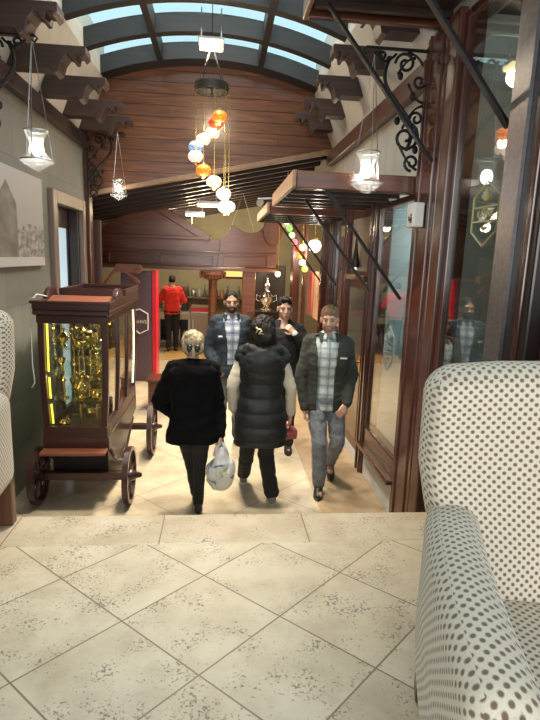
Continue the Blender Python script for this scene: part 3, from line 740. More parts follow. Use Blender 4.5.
def wheel(x, y, r):
    m = MB(); m.lathe([(r, -.025), (r, .025), (r - .035, .025), (r - .035, -.025), (r, -.025)], (x, y, r + .001), 32, axis='x', caps=False)
    w = m.build('wheel', W_CART, cart, smooth='auto')
    m = MB()
    for k in range(8):
        a = k * PI / 4 + .2; p = lambda q: (x, y + q * math.cos(a), r + q * math.sin(a))
        m.tube([p(.03), p(r * .5), p(r - .02)], [.012, .017, .012], 8)
    m.build('spoke', W_CART, w, smooth='auto')
    m = MB(); sg = 1 if x > 0 else -1
    m.lathe([(.05, -.035), (.055, 0), (.05, .035), (.03, .06 * 1), (.022, .10), (.012, .11)] if sg > 0 else [(.012, -.11), (.022, -.10), (.03, -.06), (.05, -.035), (.055, 0), (.05, .035)], (x, y, r), 14, axis='x'); m.build('hub', W_CART, w, smooth='auto')
wheel(.42, .085, .25); wheel(-.345, .085, .25); wheel(.47, 1.285, .305); wheel(-.30, 1.285, .305)
# glass shelves and LED strips
SH_Z = [.665, .92, 1.15, 1.37]
for z in SH_Z[1:]:
    m = MB(); m.box(-.22, .22, .06, LN - .08, z - .004, z + .004); m.build('glass_shelf', glass('shelf_glass', (.80, .92, .82), mul=.8), cart)
LEDY = glow('led_yellow', (1, .80, .08), 1.6); LEDW = glow('led_warm_white', (1, .90, .66), 2.5)
m = MB()
for z0, z1 in ((1.18, 1.58), (.95, 1.13), (.73, .9)): m.bar((-side_x(z0) + .06, .055, z0), (-side_x(z1) + .06, .055, z1), .014, .012)
m.build('led_strip', LEDY, cart)
m = MB()
for k in range(38): z = .76 + k * .0215; m.box(side_x(z) - .03, side_x(z) - .014, LN - .075, LN - .055, z, z + .011)
m.build('led_strip', LEDW, cart)
m = MB()
for k in range(30): z = .80 + k * .026; m.box(.07, .085, LN - .045, LN - .035, z, z + .013)
m.build('led_strip', LEDW, cart)
m = MB(); m.tube([(-.30, .0, 1.79), (-.27, .02, 1.82), (-.22, .1, 1.80), (-.26, .16, 1.79)], .006, 6); m.tube([(-.27, -.02, 1.80), (-.31, -.01, 1.79), (-.325, .0, 1.6), (-.325, .0, 1.25), (-.31, -.01, 1.1), (-.33, -.03, 1.06)], .005, 6); m.build('cable', plain('white_cable', (.6, .6, .56), .5), cart, smooth=True)
point((0, .75, 1.53), 4.5, (1, .9, .6), .05, parent=cart); point((-.17, .12, 1.1), .6, (1, .86, .4), .03, parent=cart)

# brassware on the shelves: every piece its own thing
def ewer(kind, s):
    if kind == 0: pr = [(.03, 0), (.032, .008), (.012, .03), (.04, .07), (.045, .10), (.02, .14), (.012, .17), (.02, .19)]; nm, ct = 'brass_vase', 'vase'
    elif kind == 1: pr = [(.035, 0), (.05, .03), (.052, .06), (.03, .09), (.034, .10)]; nm, ct = 'brass_pot', 'pot'
    elif kind == 2: pr = [(.028, 0), (.01, .015), (.008, .08), (.026, .10), (.034, .14), (.03, .15)]; nm, ct = 'brass_goblet', 'goblet'
    else: pr = [(.04, 0), (.04, .01), (.008, .02), (.008, .16), (.018, .17), (.006, .19), (.002, .22)]; nm, ct = 'brass_candlestick', 'candlestick'
    t = thing(nm, 'x', ct)
    m = MB(); m.lathe([(r * s, z * s) for r, z in pr], n=12); m.build('body', BRASS, t, smooth='auto')
    if kind in (0, 1):
        m = MB(); h = pr[-1][1] * s; m.tube([(.02 * s, 0, h * .9), (.06 * s, 0, h * .85), (.065 * s, 0, h * .5), (.04 * s, 0, h * .35)], .004, 6); m.build('handle', BRASS, t, smooth=True)
    return t
protos = [ewer(k, 1.0) for k in range(4)]
words = ['brass ewer', 'squat brass pot', 'brass goblet', 'slim brass candlestick']
shelfw = ['bottom board', 'lowest glass shelf', 'middle glass shelf', 'top glass shelf']
used = [0, 0, 0, 0]
rnd = random.Random(3)
for si, z in enumerate(SH_Z):
    hmax = (SH_Z + [1.58])[si + 1] - z - .02
    for r in range(4):
        row = 'front' if r == 0 else 'second' if r == 1 else 'rear'
        for c in range(3):
            k = rnd.randrange(4); x = -.13 + c * .14 + rnd.uniform(-.01, .01); y = .15 + r * .34 + rnd.uniform(-.02, .02)
            o = protos[k]
            if used[k]: o = copy_tree(protos[k])
            used[k] = 1
            o.location = (-1.19 + x, 4.4 + y, z + (.005 if si else -.005) + .0005); o.rotation_euler = (0, 0, rnd.uniform(0, 6.28))
            o.scale = (1, 1, min(1.15, hmax / .23))
            side = ['left', 'middle', 'right'][c]
            o['label'] = '%s, %s of the %s row, %s of the showcase' % (words[k], side, ['front', 'second', 'third', 'back'][r], shelfw[si])
            o['group'] = 'brassware in the carriage showcase'

# ------------------------------------------------------------------ armchairs
FAB = dotted_fabric('dotted_fabric', (.70, .63, .52), (.17, .11, .075))
PIPE = plain('fabric_seam', (.55, .48, .40), .9)
def soft(name, x0, x1, y0, y1, z0, z1, r, parent, fn=None, seg=5, mat=None):
    m = MB(); m.box(x0, x1, y0, y1, z0, z1); me = m.mesh(name, 0)
    bm = bmesh.new(); bm.from_mesh(me)
    bmesh.ops.bevel(bm, geom=list(bm.edges), offset=r, segments=seg, profile=.5, affect='EDGES', clamp_overlap=True)
    bmesh.ops.triangulate(bm, faces=[f for f in bm.faces if len(f.verts) > 4])
    big = [e for e in bm.edges if e.calc_length() > .12]
    bmesh.ops.subdivide_edges(bm, edges=big, cuts=5, use_grid_fill=True)
    bm.to_mesh(me); bm.free(); boxuv(me)
    if fn:
        for v in me.vertices: v.co = fn(v.co.copy())
    me.update(); return link(name, me, mat or FAB, parent, True)
def armchair(label, loc, rz):
    t = thing('armchair', label, 'armchair', loc, rz, 'dotted armchairs on the terrace')
    def lean(p):
        f_ = max(0, min(1, (p.z - .5) / .2)); p.x *= .89 + .11 * f_; k = max(0, p.z - .35); p.y += k * .10 + .03 * (abs(p.x) / .41) ** 2 * (-1 if p.y < .22 else 0)
        p.z -= .035 * (abs(p.x) / .41) ** 2.5 * max(0, min(1, (p.z - .7) / .3)); return p
    soft('backrest', -.435, .41, .20, .36, .22, 1.01, .07, t, lean)
    def armfn(s):
        def f(p):
            u = (p.y + .42) / .72               # 0 front .. 1 back
            p.x += s * (.025 * math.sin(u * PI)) ; p.z += .02 * math.sin(u * PI) + (.03 * u if p.z > .4 else 0)
            return p
        return f
    soft('armrest', -.405, -.27, -.42, .30, .20, .61, .065, t, armfn(-1)); soft('armrest', .27, .405, -.42, .30, .20, .61, .065, t, armfn(1))
    def puff(p):
        if p.z > .33: p.z += .02 * math.cos(p.x * 4.5) * math.cos((p.y + .1) * 3.6)
        return p
    soft('seat_cushion', -.265, .265, -.41, .235, .26, .40, .05, t, puff)
    soft('seat_base', -.30, .30, -.39, .30, .19, .30, .025, t)
    for sx in (-1, 1):
        for yy in (-.36, .28):
            m = MB(); a = .03; m.prism([(sx * .36 - a, yy - a), (sx * .36 + a, yy - a), (sx * .36 + a, yy + a), (sx * .36 - a, yy + a)], 'z', 0, .21); m.build('leg', W_LEG, t, bevel=.006)
    for sx in (-1, 1):
        m = MB(); x = sx * .3375
        m.tube([(x + dx, -.425, z) for dx, z in ((-.045, .25), (-.05, .5), (-.035, .575), (0, .595), (.035, .575), (.05, .5), (.045, .25))], .005, 6); m.build('piping', FAB, t, smooth=True)
    return t
armchair('cream armchair with brown dots at the lower right, facing the viewer', (.885, .92, UP), math.radians(-16))
armchair('cream dotted armchair at the left edge, only its corner in view', (-1.305, 2.07, UP), math.radians(3))

# ------------------------------------------------------------------ white call box on the post
sb = thing('sign_box', 'small white box sign on the brown post by the lower shop window', 'sign', (1.443, 3.80, 2.51))
m = MB(); m.box(-.07, .0, -.0, .17, -.085, .085); m.build('housing', WHITE, sb, bevel=.008)
m = MB(); m.ball((-.072, .07, .0), (.003, .014, .011), 10, 6); m.box(-.074, -.069, .055, .085, -.055, -.014); m.box(-.074, -.069, .095, .115, -.04, -.02); m.ball((-.072, .115, -.012), (.003, .01, .008), 8, 6); m.build('pictogram', BLACK, sb)
sc = thing('wall_lamp', 'black pointed wall lamp with a small white bulb on the pale door panel', 'lamp', (1.485, 5.66, 2.07))
m = MB(); m.lathe([(.045, .03), (.05, .06), (.035, .14), (.02, .22), (.008, .34), (.002, .42)], (-.05, 0, 0), 12); m.build('shade', BLACK, sc, smooth='auto')
m = MB(); m.ball((-.055, 0, .02), .022, 10, 8); m.build('bulb', glow('small_bulb', (1, 1, 1), 2), sc, smooth=True)
# ------------------------------------------------------------------ the bar at the far end
FW = wood('bar_front_wood', (.085, .030, .018), (.19, .072, .042), .32, 0, 1, .3)
bc = thing('bar_canopy', 'carved brown wooden bar front with a pediment and wavy top', 'canopy', (0, 10.9, 1.93))
def bp(x, z): return (x, z - 1.93)
m = MB(); m.prism([bp(-2.4, 1.93), bp(.0, 1.95), bp(.0, 2.50), bp(-.3, 2.5), bp(-2.4, 2.5)], 'y', 0, .10); m.build('frieze', FW, bc, bevel=.01)
m = MB(); m.prism([bp(-2.3, 2.5), bp(-.3, 2.5), bp(-1.36, 3.10)], 'y', .02, .08); m.build('pediment', FW, bc)
m = MB(); m.bar((-2.4, .03, .58), (-1.36, .03, 1.21), .16, .07, (0, 1, 0)); m.bar((-1.36, .03, 1.21), (-.22, .03, .55), .16, .07, (0, 1, 0)); m.box(-2.4, -.22, -.05, .1, .54, .61); m.build('cornice', FW, bc, bevel=.012)
wave = [(-.06, 1.95), (1.12, 1.98), (1.12, 2.70)]
for i in range(21):
    x = 1.0 - (1.0 + .06) * i / 20
    pts = [(-.06, 2.49), (.06, 2.56), (.16, 2.68), (.23, 2.81), (.31, 2.74), (.45, 2.66), (.6, 2.64), (.75, 2.68), (.85, 2.78), (1.0, 2.92)]
    for (xa, za), (xb, zb) in zip(pts, pts[1:]):
        if xa <= x <= xb: wave.append((x, za + (zb - za) * (x - xa) / (xb - xa))); break
m = MB(); m.prism([bp(*q) for q in wave], 'y', -.04, .08); m.build('wavy_valance', FW, bc, bevel=.006)
m = MB(); m.prism([(1.03 + .20 * math.cos(a * PI / 14), .77 + .29 * math.sin(a * PI / 14)) for a in range(28)], 'y', -.10, .02); m.build('oval_boss', FW, bc, bevel=.02)
m = MB(); m.box(-2.4, 1.14, -.08, .12, -.05, .02); m.box(-2.4, 1.12, -.06, -.0, .29, .325); m.build('moulding', FW, bc, bevel=.01)
for x0, x1 in ((-2.2, -1.28), (-1.2, -.15), (.05, .95)):
    m = MB()
    m.box(x0, x1, -.06, -.0 if x0 < 0 else -.03, .05, .07); m.box(x0, x1, -.06, -.0 if x0 < 0 else -.03, .23, .25); m.box(x0, x0 + .02, -.06, -.0 if x0 < 0 else -.03, .05, .25); m.box(x1 - .02, x1, -.06, -.0 if x0 < 0 else -.03, .05, .25); m.build('panel_moulding', FW, bc, bevel=.006)
m = MB(); m.tube([(.22, .0, .86), (.42, .1, 1.50), (.66, .0, .74)], .008, 5); m.build('hanging_wire', plain('pale_wire', (.45, .42, .38), .5), bc)
cl = thing('bar_column', 'round brown wooden column with a fluted capital below the bar front', 'column', (-.15, 10.9, 0))
m = MB(); m.lathe([(.11, 0.0), (.13, .02), (.12, .07), (.085, .1), (.085, 1.66), (.10, 1.69)], n=20); m.build('shaft', FW, cl, smooth='auto')
m = MB(); vs = []
for i, (r, z) in enumerate([(.10, 1.69), (.2, 1.73), (.27, 1.80), (.27, 1.86), (.20, 1.88)]): vs.append((r, z))
m.lathe(vs, n=24); 
for k in range(9): m.tube([(-.24 + .06 * k, -.18 - .07 * math.sin(PI * (k + .5) / 9), 1.86), (-.24 + .06 * k, -.15 - .08 * math.sin(PI * (k + .5) / 9), 1.73)], .018, 6)
m.build('capital', FW, cl, smooth='auto')
m = MB(); m.box(.45, .72, 10.93, 11.1, 0, 1.9); structure(m.build('trim_40', FW, bevel=.01), 'brown square pier below the right part of the bar front')
m = MB(); m.box(-2.2, -1.72, 8.0, 8.08, 0, 2.62); structure(m.build('trim_41', wood('mauve_wood', (.09, .05, .05), (.16, .09, .085), .4, 2), bevel=.01), 'mauve brown panel behind the left corner post')

# purple drinks cabinet with the red edge
pc = thing('purple_cabinet', 'tall purple cabinet with a bright red edge and white hexagon sign', 'cabinet', (-1.33, 9.1, 0))
PURP = plain('purple_grey_lacquer', (.10, .06, .085), .4, 0, .06)
m = MB(); m.box(-.32, .19, 0, .4, 0, 1.88); m.build('body', PURP, pc, bevel=.01)
m = MB(); m.box(.19, .26, -.01, .4, 0, 1.90); m.build('red_edge', plain('crimson_lacquer', (.55, .012, .035), .35, 0, .04), pc, bevel=.006)
m = MB(); m.tube([(-.18, -.008, .97 + a) for a in (0,)] + [(x, -.008, z) for x, z in ((-.02, .83), (.12, .90), (.12, 1.17), (-.02, 1.25), (-.18, 1.19), (-.18, .97))][:0] + [(-.02, -.008, .83), (.12, -.008, .90), (.12, -.008, 1.17), (-.02, -.008, 1.25), (-.18, -.008, 1.19)], .014, 6, closed=True)
m.build('hexagon_outline', WHITE, pc)
text('lettering', 'KAHVE', .088, CREAM_TXT, pc, (-.03, -.003, 1.03), (PI / 2, 0, 0), .002)
# scrolled wooden volute lying over the cabinet (the end of a pergola beam)
vo = thing('scrolled_beam', 'carved wooden beam with a scrolled end above the purple cabinet', 'beam', (-1.62, 8.5, 1.83))
m = MB(); m.bar((-.22, 0, -.22), (.05, 0, .16), .05, .06, (0, 1, 0)); m.bar((.05, 0, .16), (.36, 0, -.12), .06, .07, (0, 1, 0)); m.build('rafters', W_TERRA, vo, bevel=.01)
m = MB(); m.box(.02, .34, -.05, .05, .04, .17); m.lathe([(.07, -.06), (.075, 0), (.07, .06)], (.34, 0, .10), 20, axis='y')
for r in (.055, .032): m.tube([(.34 + r * math.cos(i * PI / 10), -.065, .10 + r * math.sin(i * PI / 10)) for i in range(20)], .008, 5, closed=True)
m.build('scroll_end', W_TERRA, vo, smooth='auto')
m = MB(); m.box(-.35, -.28, -.04, .04, -1.9, .1); m.build('stem', W_TERRA, vo)

# low brown planter box beyond the rear wheel
lb = thing('wooden_box', 'low reddish brown wooden box beyond the showcase wheel', 'box', (-.78, 7.5, 0))
m = MB(); m.box(-.2, .2, -.2, .2, .0, .42); m.build('body', W_REDX, lb, bevel=.01)
m = MB(); m.box(-.22, .22, -.22, .22, .42, .45); m.build('lid', W_REDX, lb, bevel=.01)

# bar equipment
BARSTEEL = plain('brushed_steel', (.42, .42, .41), .32, 1)
ct = thing('steel_counter', 'steel bar counter behind the person in the red shirt', 'counter', (-1.2, 12.75, .03))
m = MB(); m.box(-1.0, .52, -.3, .35, .80, .85); m.build('worktop', BARSTEEL, ct, bevel=.008)
m = MB(); m.box(-1.0, .52, -.28, .35, .12, .16); m.build('lower_shelf', BARSTEEL, ct, bevel=.006)
m = MB(); m.box(-1.0, .52, -.32, -.29, .66, .80); m.build('apron', plain('beige_panel', (.5, .42, .32), .5), ct, bevel=.004)
for x in (-.97, -.2, .49):
    m = MB(); m.box(x - .025, x + .025, -.28, -.23, 0, .80); m.build('leg', BARSTEEL, ct)
m = MB(); m.box(-1.0, .52, .3, .34, .16, .8); m.build('back_board', BLACK, ct)
for i, (x, s, mt) in enumerate(((-.55, 1, WHITE), (-.38, .8, STEEL), (-.02, 1.1, BLACK), (.12, .9, WHITE), (.25, 1.1, STEEL), (.38, .8, WHITE))):
    m = MB(); m.lathe([(.05, 0), (.055, .12 * s), (.05, .22 * s), (.02, .24 * s), (.02, .28 * s)], n=12)
    o = m.build('canister', mt, None, smooth='auto', loc=None); o.location = (-1.2 + x, 12.62, .19); tag(o, 'canister on the low shelf under the bar counter, %s from the left' % ['first', 'second', 'third', 'fourth', 'fifth', 'sixth'][i], 'canister', 'canisters under the bar counter')
em = thing('coffee_machine', 'dark coffee machine on the counter left of the red shirt', 'coffee machine', (-1.72, 12.75, .88))
m = MB(); m.box(-.3, .25, -.22, .25, .0, .16); m.box(-.3, .25, .0, .25, .16, .36); m.box(-.32, .27, -.22, .25, .36, .52); m.build('body', STEEL, em, bevel=.02)
for x in (-.15, .1):
    m = MB(); m.lathe([(.04, -.08), (.04, 0)], (x, -.12, .36), 12); m.bar((x, -.14, .3), (x, -.3, .28), .03, .025); m.build('group_handle', BLACK, em)
m = MB(); m.box(-.28, .23, -.24, -.2, .40, .49); m.build('control_panel', BLACK, em)
gr = thing('coffee_grinder', 'black coffee grinder right of the red shirt', 'grinder', (-.83, 12.78, .88))
m = MB(); m.box(-.08, .08, -.1, .12, 0, .3); m.build('body', BLACK, gr, bevel=.02)
m = MB(); m.lathe([(.04, .3), (.09, .4), (.1, .55), (.095, .56)], n=14); m.build('hopper', plain('smoked_plastic', (.08, .06, .05), .15), gr, smooth='auto')
fr = thing('under_counter_fridge', 'steel fridge with a red strip near the column', 'fridge', (-.42, 12.55, .03))
m = MB(); m.box(-.25, .3, -.28, .3, 0, .98); m.build('body', BARSTEEL, fr, bevel=.01)
m = MB(); m.box(-.23, .28, -.30, -.275, .08, .84); m.build('door', plain('grey_fridge_door', (.34, .31, .28), .4), fr, bevel=.01)
m = MB(); m.box(-.25, .3, -.30, -.27, .87, .97); m.build('red_strip', plain('red_strip', (.6, .03, .04), .4), fr)
m = MB(); m.bar((-.19, -.32, .7), (-.19, -.32, .3), .02, .03); m.build('handle', STEEL, fr)
sh = thing('bottle_shelf', 'long brown shelf of bottles and jars on the wall behind the bar', 'shelf', (.0, 14.2, 1.10))
m = MB(); m.box(-1.6, 1.3, -.18, .28, -.06, .0); m.build('board', W_REDX, sh, bevel=.006)
m = MB()
for x in (-1.4, -.2, 1.1): m.bar((x, .26, -.05), (x, .26, -.3), .04, .03); m.bar((x, .26, -.28), (x, -.1, -.06), .03, .03)
m.build('bracket', W_RED, sh)
BOT = [plain('bottle_dark', (.05, .035, .025), .2), plain('jar_glass_amber', (.30, .17, .07), .2), plain('bottle_green', (.06, .09, .05), .2), STEEL, plain('jar_grey', (.32, .29, .25), .3)]
ordw = ['first', 'second', 'third', 'fourth', 'fifth', 'sixth', 'seventh', 'eighth', 'ninth', 'tenth', 'eleventh', 'twelfth', 'thirteenth', 'fourteenth', 'fifteenth', 'sixteenth', 'seventeenth', 'eighteenth']
for i in range(17):
    x = -1.3 + i * .15; k = rnd.randrange(5)
    if k in (0, 2): pr = [(.04, 0), (.042, .15), (.03, .19), (.014, .22), (.014, .30)]; nm = 'bottle'
    else: pr = [(.055, 0), (.06, .05), (.06, .14), (.045, .17), (.05, .20)]; nm = 'jar'
    m = MB(); m.lathe(pr, n=12); o = m.build(nm, BOT[k], None, smooth='auto'); o.location = (x, 14.2, 1.10)
    tag(o, '%s %s, %s from the left on the bar back shelf' % (['dark', 'amber', 'green', 'steel', 'grey'][k], nm, ordw[i]), nm, 'bottles and jars on the bar back shelf')
pn = thing('menu_board', 'small amber lit board on the wall above the bottles', 'sign', (.25, 14.46, 1.72))
m = MB(); m.box(-.35, .35, -.04, .03, -.08, .12); m.build('panel', glow('amber_board', (.9, .62, .2), .7), pn, bevel=.01)
m = MB(); m.box(-.38, .38, -.03, .035, -.11, -.08); m.box(-.38, .38, -.03, .035, .12, .15); m.build('frame', W_RED, pn)
# display counter on the right with the silver samovar
dc = thing('display_counter', 'glass-fronted food counter with pinkish lit trays behind the young man', 'counter', (.95, 10.1, 0))
m = MB(); m.box(-.45, .42, -.3, .45, 0, .84); m.build('base', STEEL, dc, bevel=.01)
m = MB(); m.box(-.47, .44, -.32, .47, .84, .88); m.build('worktop', plain('dark_worktop', (.05, .05, .055), .25), dc, bevel=.006)
m = MB(); m.prism([(-.30, .88), (-.30, 1.0), (-.05, 1.16), (.40, 1.16), (.40, 1.155), (-.048, 1.15), (-.292, .995), (-.292, .88)], 'x', -.44, .41); m.build('glass_cover', GLASS_CART, dc)
for k in range(4):
    m = MB(); x = -.33 + .2 * k; m.box(x - .09, x + .09, -.22, .3, .885, .90); m.build('tray', STEEL, dc)
    m = MB()
    for q in range(16): m.ball((x + rnd.uniform(-.07, .07), rnd.uniform(-.19, .27), .92), (.035, .04, .025), 8, 5)
    o = m.build('food', plain('pink_food%d' % k, ((.55, .26, .18), (.6, .35, .27), (.65, .5, .4), (.5, .2, .15))[k], .5), None, smooth=True); o.location = (.95, 10.1, 0); tag(o, 'heap of pinkish food in tray %s of the lit counter' % ['far left', 'second', 'third', 'far right'][k], 'food', kind='stuff')
sm = thing('samovar', 'tall ornate silver samovar standing on the food counter', 'samovar', (.90, 10.3, 1.165))
m = MB(); m.lathe([(.10, 0), (.11, .03), (.05, .06), (.06, .1), (.12, .17), (.125, .27), (.07, .34), (.03, .38), (.05, .43), (.055, .48), (.02, .53), (.012, .60), (.025, .63), (.004, .66)], n=18); m.build('body', CHROME, sm, smooth='auto')
for sx in (-1, 1):
    m = MB(); m.tube([(sx * .11, 0, .26), (sx * .19, 0, .30), (sx * .20, 0, .20), (sx * .12, 0, .17)], .012, 8); m.build('handle', CHROME, sm, smooth=True)
m = MB(); m.tube([(0, -.1, .12), (0, -.18, .11), (0, -.19, .07)], [.016, .013, .01], 8); m.build('tap', BRASS, sm, smooth=True)
tr = thing('tray_stand', 'round silver dish on a tilted stand to the right of the samovar', 'dish', (1.27, 10.3, 1.165))
m = MB(); m.lathe([(.06, 0), (.02, .02), (.015, .14), (.10, .20), (.135, .26), (.125, .262), (.09, .21)], n=18); m.build('bowl', CHROME, tr, smooth='auto')
# dark back cabinet right of the pier
dk = thing('dark_back_cabinet', 'dark tall cabinet at the back behind the samovar', 'cabinet', (1.05, 12.3, 0))
m = MB(); m.box(-.5, .45, 0, .5, 0, 2.0); m.build('carcass', W_DARK, dk, bevel=.01)
for x in (-.27, .2):
    m = MB(); m.box(x - .21, x + .21, -.02, 0, .1, 1.9); d = m.build('door', W_DARKX, dk, bevel=.01)
    m = MB(); m.ball((x + (.16 if x < 0 else -.16), -.035, 1.0), .018, 8, 6); m.build('knob', BRASS, d)
# wall lamp, coloured balls and bright lamps of the far shop
def bulb_lamp(nm, label, loc, r, mat, power, col=WARMLAMP):
    t = thing(nm, label, 'lamp', loc)
    m = MB(); m.ball((0, 0, 0), r, 14, 10); m.build('globe', mat, t, smooth=True)
    m = MB(); m.lathe([(r * .5, r * .8), (r * .5, r * 1.2), (.01, r * 1.3)], n=10); m.tube([(0, 0, r * 1.2), (0, 0, min(zlow(loc[0]) + .04, 2.89 if loc[0] > 1.5 else 9) - loc[2])], .006, 6); m.build('fitting', BRASS, t, smooth='auto')
    if power: point((0, 0, -r - .05), power, col, .06, parent=t)
    return t
bulb_lamp('globe_lamp', 'small warm glowing globe lamp beside the far shop front', (1.13, 10.55, 1.86), .05, glow('warm_globe', (1, .72, .35), 14), 10)
bulb_lamp('white_lamp', 'bright white lamp under the farthest awning', (1.62, 9.3, 2.40), .11, glow('white_globe', (1, .96, .9), 9), 16, (1, .9, .75))
bulb_lamp('yellow_lamp', 'yellow glowing lamp left of the bright white lamp', (1.42, 9.35, 2.37), .06, glow('yellow_globe', (1, .75, .18), 4), 0)
cols = [('white', (.95, 1, .9), 3), ('green', (.25, .65, .12), 1.2), ('pale green', (.6, .9, .4), 1.6), ('pink', (.95, .25, .3), 1.2), ('red', (.85, .06, .04), 1.2), ('orange', (1, .32, .05), 1.4), ('white lower', (1, .95, .9), 1.6), ('lime', (.5, .8, .1), 1.2)]
for i, (cn, c, e) in enumerate(cols):
    t = thing('mosaic_globe', '%s glowing mosaic globe in the hanging string by the far awning' % cn, 'lamp', (1.13 + .05 * i, 9.4, 2.80 - .115 * i), 0, 'coloured globes on a string')
    m = MB(); m.ball((0, 0, 0), .055, 12, 8); m.build('globe', glow('mosaic_%d' % i, c, e), t, smooth=True)
    m = MB(); m.tube([(0, 0, .05), (-.045, 0, .098)], .006, 5); m.build('cord', BRASS, t)
# things hanging in the bright far shop
m = MB(); m.box(2.9, 3.0, 7.6, 11.2, 0, 3.0); structure(m.build('wall_far_shop', plain('ochre_wall', (.55, .36, .17), .8, 0, .2, 5)), 'ochre wall inside the far shop')
for i, (y, c, w) in enumerate(((8.25, (.45, .20, .12), 'brown'), (9.2, (.55, .30, .16), 'tan'), (9.56, (.7, .45, .3), 'pale'), (10.3, (.35, .1, .08), 'dark red'))):
    t = thing('hanging_cloth', '%s cloth hanging in the far shop opening' % w, 'cloth', (1.75, y, 1.95), 0, 'cloths hanging in the far shop')
    m = MB()
    pr = [(.0 + .03 * math.sin(j * 1.1), -.16 + .32 * j / 16) for j in range(17)]
    m.prism(pr + [(x + .012, yy) for x, yy in pr[::-1]], 'z', -.85, 0); m.build('fabric', plain('cloth_%d' % i, c, .9), t, smooth='auto')
    m = MB(); m.tube([(0, -.18, .01), (0, .18, .01)], .01, 6); m.build('rail', W_DARK, t)
m = MB(); m.box(1.5, 1.6, 7.82, 11.0, 0, .5); structure(m.build('baseboard_far_shop', W_RED))
# ceiling lights beyond the gable
for i, (px, py, pz, w) in enumerate(((-.55, 11.6, 3.02, 'lower left'), (-.25, 10.2, 3.10, 'upper right'))):
    t = thing('tube_light', 'glowing tube light under the dark bar ceiling, %s one' % w, 'light', (px, py, pz), 0, 'tube lights over the bar')
    m = MB(); m.box(-.2, .2, -.04, .04, .0, .05); m.tube([(-.15, 0, .05), (-.15, 0, .13)], .006, 5); m.tube([(.15, 0, .05), (.15, 0, .13)], .006, 5); m.build('housing', STEEL, t)
    m = MB(); m.tube([(-.19, 0, -.02), (.19, 0, -.02)], .03, 8); m.build('tube', glow('tube_glow', (1, .85, .5), 8), t)
    point((0, 0, -.1), 25, (1, .80, .5), .1, parent=t)
pl = thing('pendant_lamp', 'small yellow lit shade on a stem below the tube light', 'lamp', (-.62, 11.7, 2.66))
m = MB(); m.lathe([(.22, -.08), (.05, .02), (.02, .04)], n=16, caps=False); m.build('shade', plain('yellow_shade', (.6, .42, .12), .5), pl, smooth='auto')
m = MB(); m.tube([(0, 0, .03), (0, 0, .36)], .01, 6); m.ball((0, 0, -.03), .04, 8, 6); m.build('stem', BRASS, pl, smooth='auto')
point((0, 0, -.12), 8, (1, .75, .35), .06, parent=pl)
# track light rail under the ceiling
tk = thing('track_light', 'white track spotlight rail under the dark sloping ceiling', 'light', (1.0, 8.4, 3.05))
m = MB(); m.bar((-.45, 0, 0), (.3, 0, .06), .02, .025); m.tube([(0, 0, .02), (0, 0, .42)], .006, 5); m.build('rail', STEEL, tk)
for x in (-.42, .02):
    m = MB(); m.lathe([(.055, -.05), (.05, .05), (.015, .06)], (x, -.04, -.06), 12, axis='y'); m.build('spot', WHITE, tk, smooth='auto')
# ------------------------------------------------------------------ people
SKIN = plain('skin', (.56, .335, .25), .5, 0, .06, 30, .03, **{'Subsurface Weight': .05})
SKIN2 = plain('skin_tan', (.44, .25, .17), .5, 0, .06, 30, .03, **{'Subsurface Weight': .05})
EYEW = plain('eye_white', (.24, .18, .155), .35); IRIS = plain('iris', (.03, .02, .015), .2); LIP = plain('lip', (.42, .17, .14), .5)
def cloth(name, c, rough=.9, sc=120, **kw): return plain(name, c, rough, 0, .18, sc, .2, **kw)

